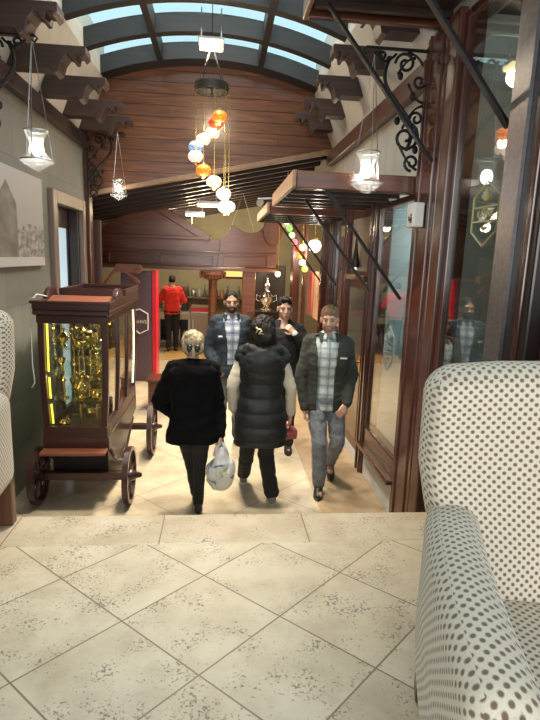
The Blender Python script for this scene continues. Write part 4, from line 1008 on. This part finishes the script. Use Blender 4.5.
TORSO = [(.84, .150, .105, .01), (.93, .168, .122, .012), (1.02, .150, .105, .006), (1.12, .146, .104, 0), (1.24, .165, .118, .0), (1.34, .175, .118, .008), (1.42, .150, .092, .016), (1.47, .085, .066, .02), (1.51, .056, .058, .018)]
class Person:
    def __init__(s, label, loc, rz, h, skin, group=None):
        s.k = h / 1.75; s.loc = Vector(loc); s.rz = rz; s.skin = skin; s.label = label
        s.Ri = Matrix.Rotation(-rz, 3, 'Z'); s.j = {}; s.nrm = {}; s.fem = 1.0
        k = s.k; s.lean = (0, 0)
        for n, p in dict(LS=(.158, .012, 1.41), RS=(-.158, .012, 1.41), LE=(.225, .03, 1.12), RE=(-.225, .03, 1.12), LW=(.24, -.03, .87), RW=(-.24, -.03, .87),
                         LH=(.09, .01, .90), RH=(-.09, .01, .90), LK=(.095, -.01, .49), RK=(-.095, -.01, .49), LA=(.10, .03, .085), RA=(-.10, .03, .085)).items(): s.j[n] = Vector(p) * k
        s.hm = Matrix.Identity(4); s.body = None
    def W(s, name, *p): s.j[name] = s.Ri @ (Vector(p) - s.loc)                 # joint given in world space
    def J(s, **kw):
        for n, p in kw.items(): s.j[n] = Vector(p)
    def head(s, yaw=0, pitch=0, tilt=0):
        p = Vector((0, .018, 1.52)) * s.k
        s.hm = Matrix.Translation(p) @ Matrix.Rotation(yaw, 4, 'Z') @ Matrix.Rotation(pitch, 4, 'X') @ Matrix.Rotation(tilt, 4, 'Y') @ Matrix.Translation(-p)
    def hp(s, x, y, z): return s.hm @ (Vector((x, y, z)) * s.k)
    def torso(s, mb, g=0, z0=0, z1=9, shx=1.0, ext=()):
        k = s.k; rs = [(z * k, 0, cy * k, (rx * s.fem + g) * k * shx, (ry + g) * k) for z, rx, ry, cy in TORSO if z0 <= z <= z1]
        rs = [(z * k, 0, cy * k, rx * k, ry * k) for z, rx, ry, cy in ext] + rs
        mb.loft(rs, 24, pw=2.3)
    def sleeve(s, mb, side, r0, r1, r2, upto=1.0):
        S, E, Wr = s.j[side + 'S'], s.j[side + 'E'], s.j[side + 'W']; k = s.k
        mb.cap(Vector((S.x * .5, S.y, S.z + .012 * k)), S, r0 * k * .95, r0 * k); mb.cap(S, E, r0 * k, r1 * k); mb.cap(E, E.lerp(Wr, upto), r1 * k, r2 * k)
    def leg(s, mb, side, r0, r1, r2, low=1.0):
        H, K, A = s.j[side + 'H'], s.j[side + 'K'], s.j[side + 'A']; k = s.k
        mb.cap(H, K, r0 * k, r1 * k, 16)
        mid = K.lerp(A, .33) + Vector((0, .02 * k, 0)); mb.cap(K, mid, r1 * k, (r1 * .55 + r2 * .45) * k, 16); mb.cap(mid, K.lerp(A, low), (r1 * .55 + r2 * .45) * k, r2 * k, 16)
    def hand(s, mb, side, d, nrm, curl=.5, thumb=1.0):
        """palm, four bent fingers and a thumb from the wrist, pointing along d; nrm is the palm side"""
        k = s.k; w = s.j[side + 'W']; d = (s.Ri @ Vector(d)).normalized(); n = s.Ri @ Vector(nrm); n = (n - d * n.dot(d)).normalized(); t = d.cross(n)
        # t points across the palm; thumb on +t for one side, -t for the other
        tf = 1 if side == 'L' else -1; t = t * tf * thumb
        for q in (-.026, -.009, .009, .026): mb.cap(w + t * q * .6 * k, w + d * .085 * k + t * q * k, .014 * k, .013 * k, 8)
        mb.cap(w - d * .03 * k, w + d * .03 * k, .026 * k, .026 * k, 10)
        for q, Ln in ((.029, .066), (.010, .074), (-.010, .070), (-.028, .055)):
            p = w + d * .085 * k + t * q * k; a = curl * .7; dd = d
            for seg, fr in ((.45, 1), (.32, 1.3), (.23, 1)):
                dd = (Matrix.Rotation(0, 3, 'X') @ d) * math.cos(a) + n * math.sin(a); e = p + dd * Ln * seg * k
                mb.cap(p, e, .0088 * k, .0078 * k, 8); p = e; a += curl * fr
        p = w + d * .025 * k + t * .024 * k; e = p + (d * .6 + t * .7 + n * .25).normalized() * .042 * k; mb.cap(p, e, .013 * k, .011 * k, 8); mb.cap(e, e + (d * .85 + t * .15 + n * .45).normalized() * .032 * k, .0105 * k, .009 * k, 8)
    def make_body(s, hands):
        mb = MB(); k = s.k; s.torso(mb)
        for sd in 'LR': s.sleeve(mb, sd, .052, .040, .029); s.leg(mb, sd, .082, .055, .04)
        for sd, d, n, c in hands: s.hand(mb, sd, d, n, c)
        for sd in 'LR': A = s.j[sd + 'A']; mb.cap(A + Vector((0, .03, -.04)) * k, A + Vector((0, -.12, -.05)) * k, .035 * k, .028 * k)
        mb.cap(Vector((0, .03, 1.45)) * k, s.hp(0, .018, 1.58), .058 * k, .052 * k, 16)
        H = s.hp; R = s.hm.to_3x3()
        def ball(c, r): mb.ball(H(*c), tuple(q * k for q in r), 20, 14, R)
        ball((0, .012, 1.655), (.074, .094, .094)); ball((0, -.028, 1.60), (.060, .064, .078)); ball((0, -.046, 1.553), (.036, .040, .030)); ball((0, -.068, 1.656), (.055, .022, .018))
        ball((.036, -.058, 1.605), (.022, .026, .024)); ball((-.036, -.058, 1.605), (.022, .026, .024))
        mb.cap(H(0, -.086, 1.645), H(0, -.107, 1.603), .009 * k, .0145 * k, 10); ball((.013, -.092, 1.598), (.009, .011, .008)); ball((-.013, -.092, 1.598), (.009, .011, .008))
        ball((0, -.087, 1.571), (.023, .012, .0085)); ball((0, -.085, 1.560), (.020, .012, .008))
        for e in (-1, 1): mb.ball(H(e * .076, .012, 1.618), (.010 * k, .022 * k, .032 * k), 12, 8, R)
        me = remesh(mb, .0062 * k, 2, .5)
        s.body = link('person', me, s.skin, None, True); s.body.location = s.loc; s.body.rotation_euler = (0, 0, s.rz)
        tag(s.body, s.label, 'person', 'people in the corridor'); return s.body
    def face(s, brow, iris=None, lips=True):
        k = s.k; H = s.hp; R = s.hm.to_3x3()
        for e in (-1, 1):
            m = MB(); m.ball(H(e * .031, -.079, 1.631), (.0125 * k, .007 * k, .0055 * k), 12, 8, R); ey = m.build('eye', EYEW, s.body, smooth=True)
            m = MB(); m.ball(H(e * .031, -.0855, 1.631), (.0062 * k, .003 * k, .0056 * k), 10, 6, R); m.build('iris', iris or IRIS, ey, smooth=True)
            m = MB(); m.tube([H(e * .013, -.0905, 1.652), H(e * .032, -.0885, 1.657), H(e * .052, -.072, 1.650)], [.0035 * k, .0045 * k, .0025 * k], 6); m.build('eyebrow', brow, s.body, smooth=True)
        if lips:
            m = MB(); m.ball(H(0, -.0985, 1.566), (.021 * k, .004 * k, .006 * k), 12, 8, R); m.build('lips', LIP, s.body, smooth=True)
    def add(s, name, mb, mat, vox=.009, smooth=3, wrinkle=0, fn=None, label=None, cut=None, thick=0):
        me = remesh(mb, vox * s.k, smooth)
        if wrinkle:
            sd = random.random() * 50
            displace(me, lambda c, n: wrinkle * (noise.noise(Vector((c.x * 7 + sd, c.y * 7, c.z * 13))) + .6 * noise.noise(Vector((c.x * 15, c.y * 15 + sd, c.z * 30)))))
        if fn: displace(me, fn)
        if cut:
            bm = bmesh.new(); bm.from_mesh(me); bmesh.ops.delete(bm, geom=[f for f in bm.faces if cut(f.calc_center_median())], context='FACES')
            bm.to_mesh(me); bm.free()
        if thick:
            tmp = bpy.data.objects.new('tmp', me); COL.objects.link(tmp); sm_ = tmp.modifiers.new('s', 'SOLIDIFY'); sm_.thickness = thick; sm_.offset = -1; sm_.thickness_clamp = 1.0
            dg = bpy.context.evaluated_depsgraph_get(); dg.update(); me2 = bpy.data.meshes.new_from_object(tmp.evaluated_get(dg)); bpy.data.objects.remove(tmp); me = me2; me.materials.clear()
        o = link(name, me, mat, s.body, True)
        if label: o['label'] = label
        return o
    def shoe(s, side, mat, yaw=0, pitch=0, sole=None, L0=.25, w=.046):
        k = s.k; A = s.j[side + 'A']; R = Matrix.Rotation(yaw, 3, 'Z') @ Matrix.Rotation(pitch, 3, 'X')
        P = lambda x, y, z: A + R @ (Vector((x, y, z)) * k)
        m = MB(); m.cap(P(0, .04, -.035), P(0, -.06, -.042), w * k * .92, w * k * .95); m.cap(P(0, -.06, -.045), P(0, -.135, -.058), w * k * .95, w * k * .62); m.cap(P(0, .01, .03), P(0, .02, -.03), w * k, w * k * .95)
        o = s.add('shoe', m, mat, .006, 3)
        m = MB(); pr = []
        for i in range(24):
            a = 2 * PI * i / 24; pr.append((w * .98 * math.cos(a), -.055 + (L0 / 2) * math.sin(a)))
        m.prism(pr, 'z', -.085, -.062); m.v = [P(*p) for p in m.v]; m.build('sole', sole or BLACK, o, bevel=.004)
    def hair(s, mat, parts, name='hair', strands=.004, cut=None):
        m = MB(); R = s.hm.to_3x3()
        for c, r in parts: m.ball(s.hp(*c), tuple(q * s.k for q in r), 20, 14, R)
        sd = random.random() * 9
        return s.add(name, m, mat, .006, 2, fn=lambda c, n: strands * noise.noise(Vector((c.x * 60 + sd, c.y * 60, c.z * 14))), cut=cut)
    def collar(s, mat, g, z0, z1, open_=.5, name='collar'):
        m = MB(); k = s.k; n = 22
        for i in range(n):
            a0 = -PI / 2 + open_ + (2 * PI - 2 * open_) * i / n; a1 = -PI / 2 + open_ + (2 * PI - 2 * open_) * (i + 1) / n
            def q(a, z, gg): return Vector(((.058 + gg) * math.cos(a), .02 + (.058 + gg) * math.sin(a) - .012 * max(0, -math.sin(a)), z)) * k
            for aa in (a0,):
                m.add([q(a0, z0, g + .03), q(a1, z0, g + .03), q(a1, z1, g), q(a0, z1, g), q(a0, z0, g + .042), q(a1, z0, g + .042), q(a1, z1 - .004, g + .011), q(a0, z1 - .004, g + .011)],
                      [(3, 2, 1, 0), (4, 5, 6, 7), (2, 3, 7, 6), (0, 1, 5, 4)])
        return m.build(name, mat, s.body, smooth='auto')

def fn_puff(zf, amp):
    return lambda c, n: amp * abs(math.sin(c.z * zf)) ** .6 - amp * .5

HAIR_BLOND = plain('hair_sandy', (.17, .10, .05), .6, 0, .3, 90); HAIR_DARK = plain('hair_dark', (.012, .008, .007), .65, 0, .3, 90, **{'Specular IOR Level': .25}); HAIR_ASH = plain('hair_ash_blond', (.36, .28, .175), .5, 0, .35, 60)
STUBBLE = plain('stubble', (.30, .165, .11), .7, 0, .25, 150); BEARD = plain('beard_dark', (.035, .022, .018), .8, 0, .3, 150)
OLIVE = cloth('olive_fleece', (.036, .039, .033)); DENIM = plain('grey_denim', (.19, .21, .25), .85, 0, .25, 30, .15); NAVY = cloth('navy_jacket', (.022, .032, .045)); BLKC = cloth('black_cloth', (.009, .009, .010)); BLKF = cloth('black_soft_coat', (.0035, .0035, .0045), 1.0, 60, **{'Specular IOR Level': .15})
PUFF = plain('black_puffer', (.006, .008, .010), .6, 0, .2, 30); CREAMK = cloth('cream_knit', (.62, .57, .46)); REDT = cloth('red_shirt', (.72, .035, .025)); BLKP = cloth('black_trousers', (.012, .012, .014)); GREYT = cloth('grey_trousers', (.15, .15, .14))
PLAID1 = plaid('pale_plaid', (.52, .58, .62), (.24, .31, .32), (.10, .14, .14), .085); PLAID2 = plaid('blue_plaid', (.55, .58, .62), (.14, .20, .32), (.05, .07, .12), .10)
BOOT = plain('dark_boot', (.02, .016, .014), .4)

# --- man in the olive jacket, walking towards the viewer beside the windows
p = Person('man in an olive jacket, pale plaid shirt and grey jeans walking beside the shop windows', (.995, 4.72, 0), math.radians(-6), 1.77, SKIN)
p.head(yaw=math.radians(-8), pitch=math.radians(8))
p.W('RE', .755, 4.72, 1.10); p.W('RW', .79, 4.66, .83); p.W('LE', 1.225, 4.72, 1.12); p.W('LW', 1.15, 4.53, .90)
p.W('RK', .935, 4.58, .50); p.W('RA', .955, 4.62, .085); p.W('LK', 1.12, 4.66, .49); p.W('LA', 1.13, 4.98, .17)
p.make_body([('R', (.1, -.1, -1), (.9, -.2, 0), .5), ('L', (-.55, -.45, -.65), (-.3, .7, -.3), .6)])
p.face(plain('brow_sandy', (.16, .10, .06), .7))
p.hair(HAIR_BLOND, [((0, .016, 1.674), (.080, .094, .084)), ((0, .045, 1.63), (.079, .07, .07))], strands=.003)
p.hair(STUBBLE, [((0, -.030, 1.575), (.0615, .0655, .052)), ((0, -.050, 1.551), (.038, .042, .031))], 'stubble', .001, cut=lambda c: False)
m = MB(); p.torso(m, .008, .9, 1.48, ext=[(.80, .16, .115, .0)]); p.add('shirt', m, PLAID1, .009, 3, .004)
p.collar(PLAID1, .003, 1.452, 1.512, .3, 'shirt_collar')
m = MB()
for i in range(6): m.ball(Vector((0, -.131 - .0 * i, 1.36 - i * .085)) * p.k, .006, 8, 6)
m.build('button', BLACK, p.body)
m = MB(); p.torso(m, .034, 1.0, 1.46, ext=[(.79, .192, .145, .005), (.9, .196, .15, .006)]); p.sleeve(m, 'L', .076, .062, .048, .96); p.sleeve(m, 'R', .076, .062, .048, .98)
p.add('jacket', m, OLIVE, .009, 3, .010, cut=lambda c: c.y < -.02 and abs(c.x + .018) < (.075 + .03 * max(0, (c.z / p.k - 1.15) / .3)) and c.z < 1.52 * p.k and abs(c.x) < .12, thick=.012)
p.collar(OLIVE, .016, 1.425, 1.505, .62, 'jacket_collar')
m = MB(); q = Vector((.125, -.158, 1.30)) * p.k; m.box(q.x - .03, q.x + .03, q.y - .006, q.y + .01, q.z - .006, q.z + .006); m.build('chest_emblem', WHITE, p.body)
m = MB(); p.torso(m, .018, .84, .95); p.leg(m, 'L', .097, .072, .062, .95); p.leg(m, 'R', .097, .072, .062, .95)
p.add('jeans', m, DENIM, .009, 3, .009)
p.shoe('R', BOOT, math.radians(-6)); p.shoe('L', BOOT, math.radians(8), math.radians(28))

# --- bearded man behind
p = Person('bearded man in a dark navy jacket over a blue plaid shirt, hands in his pockets', (.13, 6.0, 0), math.radians(8), 1.79, SKIN2)
p.head(yaw=math.radians(-4), pitch=math.radians(3))
p.J(LE=(.25, .05, 1.13), RE=(-.25, .05, 1.13), LW=(.19, -.13, .96), RW=(-.19, -.13, .96))
p.make_body([('R', (.5, -.2, -.8), (.2, .9, 0), .5), ('L', (-.5, -.2, -.8), (-.2, .9, 0), .5)])
p.face(HAIR_DARK)
p.hair(HAIR_DARK, [((0, .020, 1.672), (.080, .094, .086)), ((0, .045, 1.63), (.079, .07, .07))], strands=.003)
p.hair(BEARD, [((0, -.030, 1.568), (.0625, .0660, .050)), ((0, -.052, 1.547), (.040, .044, .034)), ((0, -.092, 1.585), (.026, .010, .006))], 'beard', .002)
m = MB(); p.torso(m, .008, .9, 1.48, ext=[(.80, .16, .115, .0)]); p.add('shirt', m, PLAID2, .010, 3, .004); p.collar(PLAID2, .003, 1.452, 1.512, .3, 'shirt_collar')
m = MB(); p.torso(m, .036, 1.0, 1.46, ext=[(.80, .20, .15, .005), (.9, .202, .152, .006)]); p.sleeve(m, 'L', .08, .068, .058, 1.1); p.sleeve(m, 'R', .08, .068, .058, 1.1)
for e in (-1, 1): m.cap(Vector((e * .17, -.13, .98)) * p.k, Vector((e * .16, -.14, .86)) * p.k, .05, .055)
p.add('jacket', m, NAVY, .010, 3, .010, cut=lambda c: c.y < -.02 and abs(c.x + .0) < .055 + .04 * max(0, (c.z / p.k - 1.1) / .35) and c.z > .98 and c.z < 1.54, thick=.012)
p.collar(NAVY, .016, 1.425, 1.50, .62, 'jacket_collar')
m = MB(); q = Vector((-.14, -.158, 1.27)) * p.k; m.box(q.x - .022, q.x + .022, q.y - .006, q.y + .01, q.z - .008, q.z + .008); m.build('chest_emblem', WHITE, p.body)
m = MB(); p.torso(m, .018, .84, .95); p.leg(m, 'L', .097, .074, .06, .97); p.leg(m, 'R', .097, .074, .06, .97); p.add('trousers', m, GREYT, .011, 3, .008)
p.shoe('L', BOOT); p.shoe('R', BOOT)

# --- young man in black with his hand at his chin
p = Person('young man in a black jacket holding one hand to his chin', (.70, 5.72, 0), math.radians(-4), 1.76, SKIN)
p.head(yaw=math.radians(6), pitch=math.radians(5))
p.W('LE', .985, 5.62, 1.16); p.W('LW', .80, 5.535, 1.385); p.J(RE=(-.23, .03, 1.13), RW=(-.22, -.08, .90))
p.make_body([('L', (-.55, .02, .55), (-.3, .8, 0), .75), ('R', (.1, -.2, -1), (.8, 0, 0), .5)])
p.face(HAIR_DARK)
p.hair(HAIR_DARK, [((0, .020, 1.676), (.080, .094, .085)), ((0, .045, 1.63), (.079, .07, .07)), ((0, -.050, 1.732), (.05, .035, .020))], strands=.004)
m = MB(); p.torso(m, .034, 1.0, 1.46, ext=[(.82, .19, .14, .005), (.9, .19, .142, .006)]); p.sleeve(m, 'L', .074, .062, .042, .92); p.sleeve(m, 'R', .076, .062, .05, .95)
p.add('jacket', m, BLKC, .010, 3, .010); p.collar(BLKC, .012, 1.43, 1.51, .5, 'jacket_collar')
m = MB(); a, b = p.j['LE'].lerp(p.j['LW'], .93), p.j['LE'].lerp(p.j['LW'], 1.02); m.cap(a, b, .034, .034); m.build('shirt_cuff', WHITE, p.body, smooth=True)
m = MB(); p.torso(m, .018, .84, .95); p.leg(m, 'L', .094, .072, .06, .97); p.leg(m, 'R', .094, .072, .06, .97); p.add('trousers', m, BLKP, .011, 3, .008)
p.shoe('L', BOOT); p.shoe('R', BOOT)

# --- blonde woman seen from behind
p = Person('woman with ash-blond pinned-up hair in a black coat, seen from behind', (-.21, 4.24, 0), PI + math.radians(2), 1.575, SKIN); p.fem = .93
p.head(yaw=math.radians(2), pitch=math.radians(8))
p.W('LE', -.485, 4.30, .98); p.W('LW', -.36, 4.44, .80); p.W('RE', .0, 4.28, .93); p.W('RW', .025, 4.21, .725)
p.W('RK', -.15, 4.28, .43); p.W('RA', -.155, 4.26, .085); p.W('LK', -.235, 4.40, .44); p.W('LA', -.185, 4.46, .085)
p.make_body([('R', (.02, -.02, -1), (-1, 0, 0), 1.1), ('L', (.4, .4, -.7), (.6, -.4, 0), .6)])
p.face(HAIR_ASH)
p.hair(HAIR_ASH, [((0, .024, 1.665), (.098, .105, .096)), ((0, .06, 1.61), (.098, .07, .085)), ((0, .115, 1.665), (.075, .05, .062)), ((.03, .12, 1.71), (.045, .035, .03)), ((0, .125, 1.575), (.028, .03, .055))], strands=.012)
m = MB()
for e in (-1, 1):
    m.ball(p.hp(e * .034, .158, 1.602), (.022, .020, .030), 12, 8); m.tube([p.hp(e * .02, .170, 1.63), p.hp(e * .036, .168, 1.60), p.hp(e * .04, .145, 1.565)], .007, 6)
m.build('hair_claw', plain('dark_claw', (.02, .02, .025), .2), p.body, smooth=True, )
m = MB(); p.torso(m, .055, .9, 1.44, ext=[(.735, .245, .17, .01), (.82, .235, .17, .012)])
p.sleeve(m, 'L', .088, .078, .06, 1.0); p.sleeve(m, 'R', .088, .07, .055, .98)
# hood lying on the shoulders
m.ball(Vector((0, .115, 1.40)) * p.k, (.19, .085, .075)); m.cap(Vector((-.115, .05, 1.44)) * p.k, Vector((.115, .05, 1.44)) * p.k, .06, .06); m.cap(Vector((-.10, .1, 1.46)) * p.k, Vector((.10, .1, 1.46)) * p.k, .055, .055)
p.add('coat', m, BLKF, .009, 3, .012)
m = MB(); p.torso(m, .012, .84, .95); p.leg(m, 'L', .098, .064, .05, .98); p.leg(m, 'R', .098, .064, .05, .98); p.add('trousers', m, BLKP, .009, 3, .006)
p.shoe('L', BOOT, 0, 0, w=.04, L0=.23); p.shoe('R', BOOT, 0, math.radians(5), w=.04, L0=.23)

# --- plastic bag in her hand
def plastic():
    m, nt, b = new_mat('white_carrier_plastic')
    tc = N(nt, 'ShaderNodeTexCoord'); n = N(nt, 'ShaderNodeTexNoise', Scale=9.0, Detail=2.0); L(nt, tc.outputs['Object'], n.inputs['Vector'])
    n2 = N(nt, 'ShaderNodeTexNoise', Scale=14.0, Detail=1.0, Distortion=1.0); L(nt, coord(nt, 'Object', (1, 1, 1.4)), n2.inputs['Vector'])
    sx = N(nt, 'ShaderNodeSeparateXYZ'); L(nt, tc.outputs['Object'], sx.inputs[0])
    pr = math_n(nt, 'MULTIPLY', math_n(nt, 'GREATER_THAN', n.outputs[0], .52), math_n(nt, 'MULTIPLY', math_n(nt, 'LESS_THAN', sx.outputs[2], -.16), math_n(nt, 'GREATER_THAN', sx.outputs[2], -.38)))
    c = ramp(nt, n2.outputs[0], [(.38, (.06, .12, .35)), (.47, (.30, .38, .55)), (.52, (.5, .62, .2)), (.62, (.62, .66, .62))])
    col = mix(nt, math_n(nt, 'MULTIPLY', pr, .85), (.66, .69, .74), c)
    L(nt, col, b.inputs['Base Color']); b.inputs['Roughness'].default_value = .25; b.inputs['Alpha'].default_value = .9
    b.inputs['Subsurface Weight'].default_value = .15; return m
bag = thing('carrier_bag', 'white plastic carrier bag with blue and green print, held by the woman in black', 'bag', (.03, 4.19, .655))
m = MB(); m.ball((.0, 0, -.285), (.12, .085, .135)); m.ball((-.05, .0, -.25), (.075, .07, .10)); m.ball((.055, 0, -.23), (.07, .06, .11)); m.cap((0, 0, -.2), (0, 0, -.06), .085, .035); m.ball((.01, .0, -.36), (.07, .06, .05))
me = remesh(m, .007, 3)
displace(me, lambda c, n: .012 * noise.noise(c * 17) + .008 * noise.noise(Vector((c.x * 60, c.y * 60, c.z * 8))))
link('sack', me, plastic(), bag, True)
m = MB()
for e in (-1, 1): m.tube([(e * .05, .0, -.11), (e * .035, -.01, -.04), (e * .012, -.01, .0), (e * -.01, 0, .01)], [.02, .016, .01, .008], 8)
m.build('handle', plastic(), bag, smooth=True)

# --- woman in the black quilted vest
p = Person('dark-haired woman in a long black quilted vest with cream sleeves, seen from behind', (.37, 4.44, 0), PI + math.radians(-3), 1.69, SKIN); p.fem = .93
p.head(yaw=math.radians(-16), pitch=math.radians(5))
p.W('LE', .115, 4.42, 1.08); p.W('LW', .13, 4.52, .86); p.W('RE', .625, 4.42, 1.06); p.W('RW', .645, 4.52, .82)
p.W('RK', .43, 4.47, .45); p.W('RA', .49, 4.42, .085); p.W('LK', .27, 4.58, .45); p.W('LA', .255, 4.85, .09)
p.make_body([('R', (.02, .1, -1), (-1, 0, 0), .9), ('L', (.1, .2, -.9), (1, -.1, 0), .7)])
p.face(HAIR_DARK)
p.hair(HAIR_DARK, [((0, .03, 1.66), (.105, .105, .10)), ((0, .07, 1.60), (.122, .09, .12)), ((.07, .05, 1.55), (.055, .06, .09)), ((-.07, .05, 1.55), (.055, .06, .09)), ((.03, .11, 1.655), (.065, .05, .055)), ((-.02, .12, 1.56), (.085, .05, .07)), ((0, .08, 1.52), (.10, .07, .06))], strands=.010)
m = MB(); pts = [p.hp(*q) for q in ((.028, .172, 1.60), (.010, .178, 1.632), (-.012, .178, 1.640), (-.026, .174, 1.622), (-.006, .180, 1.612), (.004, .180, 1.60), (-.036, .166, 1.60))]
m.tube(pts, .0055, 6); m.tube([pts[1], p.hp(.03, .165, 1.655)], .006, 6); m.build('hair_clip', plain('pale_gold_clip', (.8, .68, .38), .25, .6), p.body, smooth=True)
m = MB(); p.sleeve(m, 'L', .064, .055, .044, .98); p.sleeve(m, 'R', .064, .055, .044, .98); p.torso(m, .012, 1.1, 1.45); p.add('jumper', m, CREAMK, .009, 3, .008, label='cream knitted sleeves')
m = MB(); p.torso(m, .055, .93, 1.45, 1.0, ext=[(.60, .235, .17, .02), (.72, .235, .175, .02), (.84, .228, .172, .018)])
for e in (-1, 1): m.cap(Vector((e * .08, .02, 1.43)) * p.k, Vector((e * .160, .015, 1.395)) * p.k, .085, .086)
vest = p.add('quilted_vest', m, PUFF, .009, 3, .004, fn=fn_puff(PI / .125, .013))
m = MB(); m.ball(Vector((0, .135, 1.36)) * p.k, (.165, .065, .125)); m.cap(Vector((-.12, .06, 1.45)) * p.k, Vector((.12, .06, 1.45)) * p.k, .07, .07); m.cap(Vector((-.09, .1, 1.46)) * p.k, Vector((.09, .1, 1.46)) * p.k, .06, .06); p.add('hood', m, PUFF, .009, 3, .008)
m = MB(); p.torso(m, .014, .84, .95); p.leg(m, 'L', .098, .074, .064, .95); p.leg(m, 'R', .098, .076, .07, .95); p.add('trousers', m, BLKP, .009, 3, .008)
SNEAK = plain('grey_suede_shoe', (.22, .19, .18), .8); p.shoe('R', SNEAK, math.radians(10), 0, plain('pale_sole', (.6, .56, .5), .6), w=.042, L0=.24); p.shoe('L', SNEAK, 0, math.radians(2), plain('pale_sole2', (.6, .56, .5), .6), w=.042, L0=.24)
hb = thing('handbag', 'small dusky red handbag on the far side of the woman in the quilted vest', 'bag', (.645, 4.58, .62))
m = MB(); m.ball((0, 0, 0), (.085, .11, .055)); m.box(-.06, .06, -.09, .09, -.04, .02); me = remesh(m, .008, 4); displace(me, lambda c, n: .008 * noise.noise(c * 18)); link('pouch', me, plain('dusky_red_leather', (.33, .07, .075), .45), hb, True)
m = MB(); m.tube([(0, -.07, .04), (0, -.05, .12), (0, 0, .15), (0, .05, .12), (0, .07, .04)], .008, 6); m.build('strap', plain('red_strap', (.28, .06, .06), .5), hb, smooth=True)

# --- barista in the red shirt
p = Person('person in a red short-sleeved shirt and dark trousers working at the bar counter, back turned', (-1.06, 12.0, .03), PI + math.radians(4), 1.70, SKIN2)
p.head(pitch=math.radians(25))
p.J(LE=(.27, -.10, 1.12), LW=(.17, -.30, 1.02), RE=(-.27, -.10, 1.12), RW=(-.17, -.30, 1.02), LA=(.08, .05, .085), RA=(-.08, .0, .085), LK=(.08, .0, .48), RK=(-.08, -.02, .48))
p.make_body([('R', (.1, -1, -.2), (0, 0, -1), .6), ('L', (-.1, -1, -.2), (0, 0, -1), .6)])
p.face(HAIR_DARK)
p.hair(HAIR_DARK, [((0, .020, 1.672), (.080, .094, .086)), ((0, .045, 1.63), (.079, .07, .07))], strands=.003)
m = MB(); p.torso(m, .03, 1.0, 1.47, ext=[(.86, .18, .135, .01), (.92, .18, .135, .01)]); p.sleeve(m, 'L', .08, .068, .05, .02); p.sleeve(m, 'R', .08, .068, .05, .02); p.add('shirt', m, REDT, .011, 3, .012)
m = MB(); p.torso(m, .016, .84, .95); p.leg(m, 'L', .096, .074, .06, .98); p.leg(m, 'R', .096, .074, .06, .98); p.add('trousers', m, BLKP, .011, 3, .008)
p.shoe('L', BOOT); p.shoe('R', BOOT)
# ------------------------------------------------------------------ camera, sky and light
cam = bpy.data.cameras.new('camera'); co = bpy.data.objects.new('camera', cam); COL.objects.link(co)
cam.sensor_fit = 'VERTICAL'; cam.sensor_height = 36.0; cam.lens = 530.0 / 720 * 36; cam.clip_start = .05
yaw, pitch, roll = math.radians(5.6), math.radians(10.9), math.radians(2.0)
f = V(math.sin(yaw) * math.cos(pitch), math.cos(yaw) * math.cos(pitch), -math.sin(pitch))
r = V(math.cos(yaw), -math.sin(yaw), 0); u = r.cross(f)
r2 = r * math.cos(roll) + u * math.sin(roll); u2 = -r * math.sin(roll) + u * math.cos(roll)
M = Matrix((r2, u2, -f)).transposed().to_4x4(); M.translation = (0, 0, 2.17); co.matrix_world = M
SC.camera = co
w = bpy.data.worlds.new('world'); SC.world = w; w.use_nodes = True
bg = w.node_tree.nodes['Background']; bg.inputs[0].default_value = (.60, .80, .85, 1); bg.inputs[1].default_value = SKY
def area(name, loc, size, power, color, rot):
    l = bpy.data.lights.new(name, 'AREA'); l.shape = 'RECTANGLE'; l.size, l.size_y = size; l.energy = power; l.color = color
    o = bpy.data.objects.new(name, l); COL.objects.link(o); o.location = loc; o.rotation_euler = rot; return o
# daylight from the terrace entrance behind the viewer, and down through the glass vault
area('entrance_daylight', (-.3, -3.0, 2.6), (2.6, 3.0), P_ENT, (1, .985, .95), (PI / 2 , 0, 0))
area('vault_daylight', (-.15, 4.9, 5.6), (2.4, 4.6), P_VAULT, (1, .97, .93), (0, 0, 0))
# added fill lamps without fittings, brightening the corridor, the bar and the shops
def spot(loc, power, color, ang=100, blend=.6):
    l = bpy.data.lights.new('fill_light', 'SPOT'); l.energy = power; l.color = color; l.spot_size = math.radians(ang); l.spot_blend = blend; l.shadow_soft_size = .15
    o = bpy.data.objects.new('fill_light', l); COL.objects.link(o); o.location = loc
for y, z in ((3.9, 4.2), (5.3, 4.2), (6.6, 4.2)): spot((-.1, y, z), P_COR, (1, .86, .66), 85)
for y in (8.3, 9.6): spot((.1, y, 3.05), P_COR * .7, (1, .82, .58), 110)
for (x, y, z, p, c) in ((-1.0, 12.0, 2.5, P_BAR, (1, .82, .55)), (.4, 12.6, 2.4, P_BAR, (1, .80, .5)), (2.1, 9.3, 2.3, 110, (1, .75, .45)), (-3.0, 11, 2.4, 20, (1, .8, .55))):
    point((x, y, z), p, c, .12, 'fill_light')
point((2.1, 4.4, 2.4), 26, (.85, .95, 1), .1, 'shop_fill'); point((2.1, 6.4, 2.4), 26, (.9, .95, 1), .1, 'shop_fill'); point((2.4, 2.4, 3.4), 16, (1, .85, .7), .1, 'shop_fill')  # added fill inside the shops, no fittings behind it
vs = SC.view_settings; vs.view_transform = 'Standard'; vs.look = 'None'; vs.gamma = 1; vs.use_curve_mapping = False; vs.exposure = EXPO
SC.display_settings.display_device = 'sRGB'
SC.cycles.max_bounces = 8; SC.cycles.transparent_max_bounces = 16; SC.cycles.caustics_reflective = False; SC.cycles.caustics_refractive = False
SC.cycles.use_denoising = True; SC.cycles.sample_clamp_indirect = 6
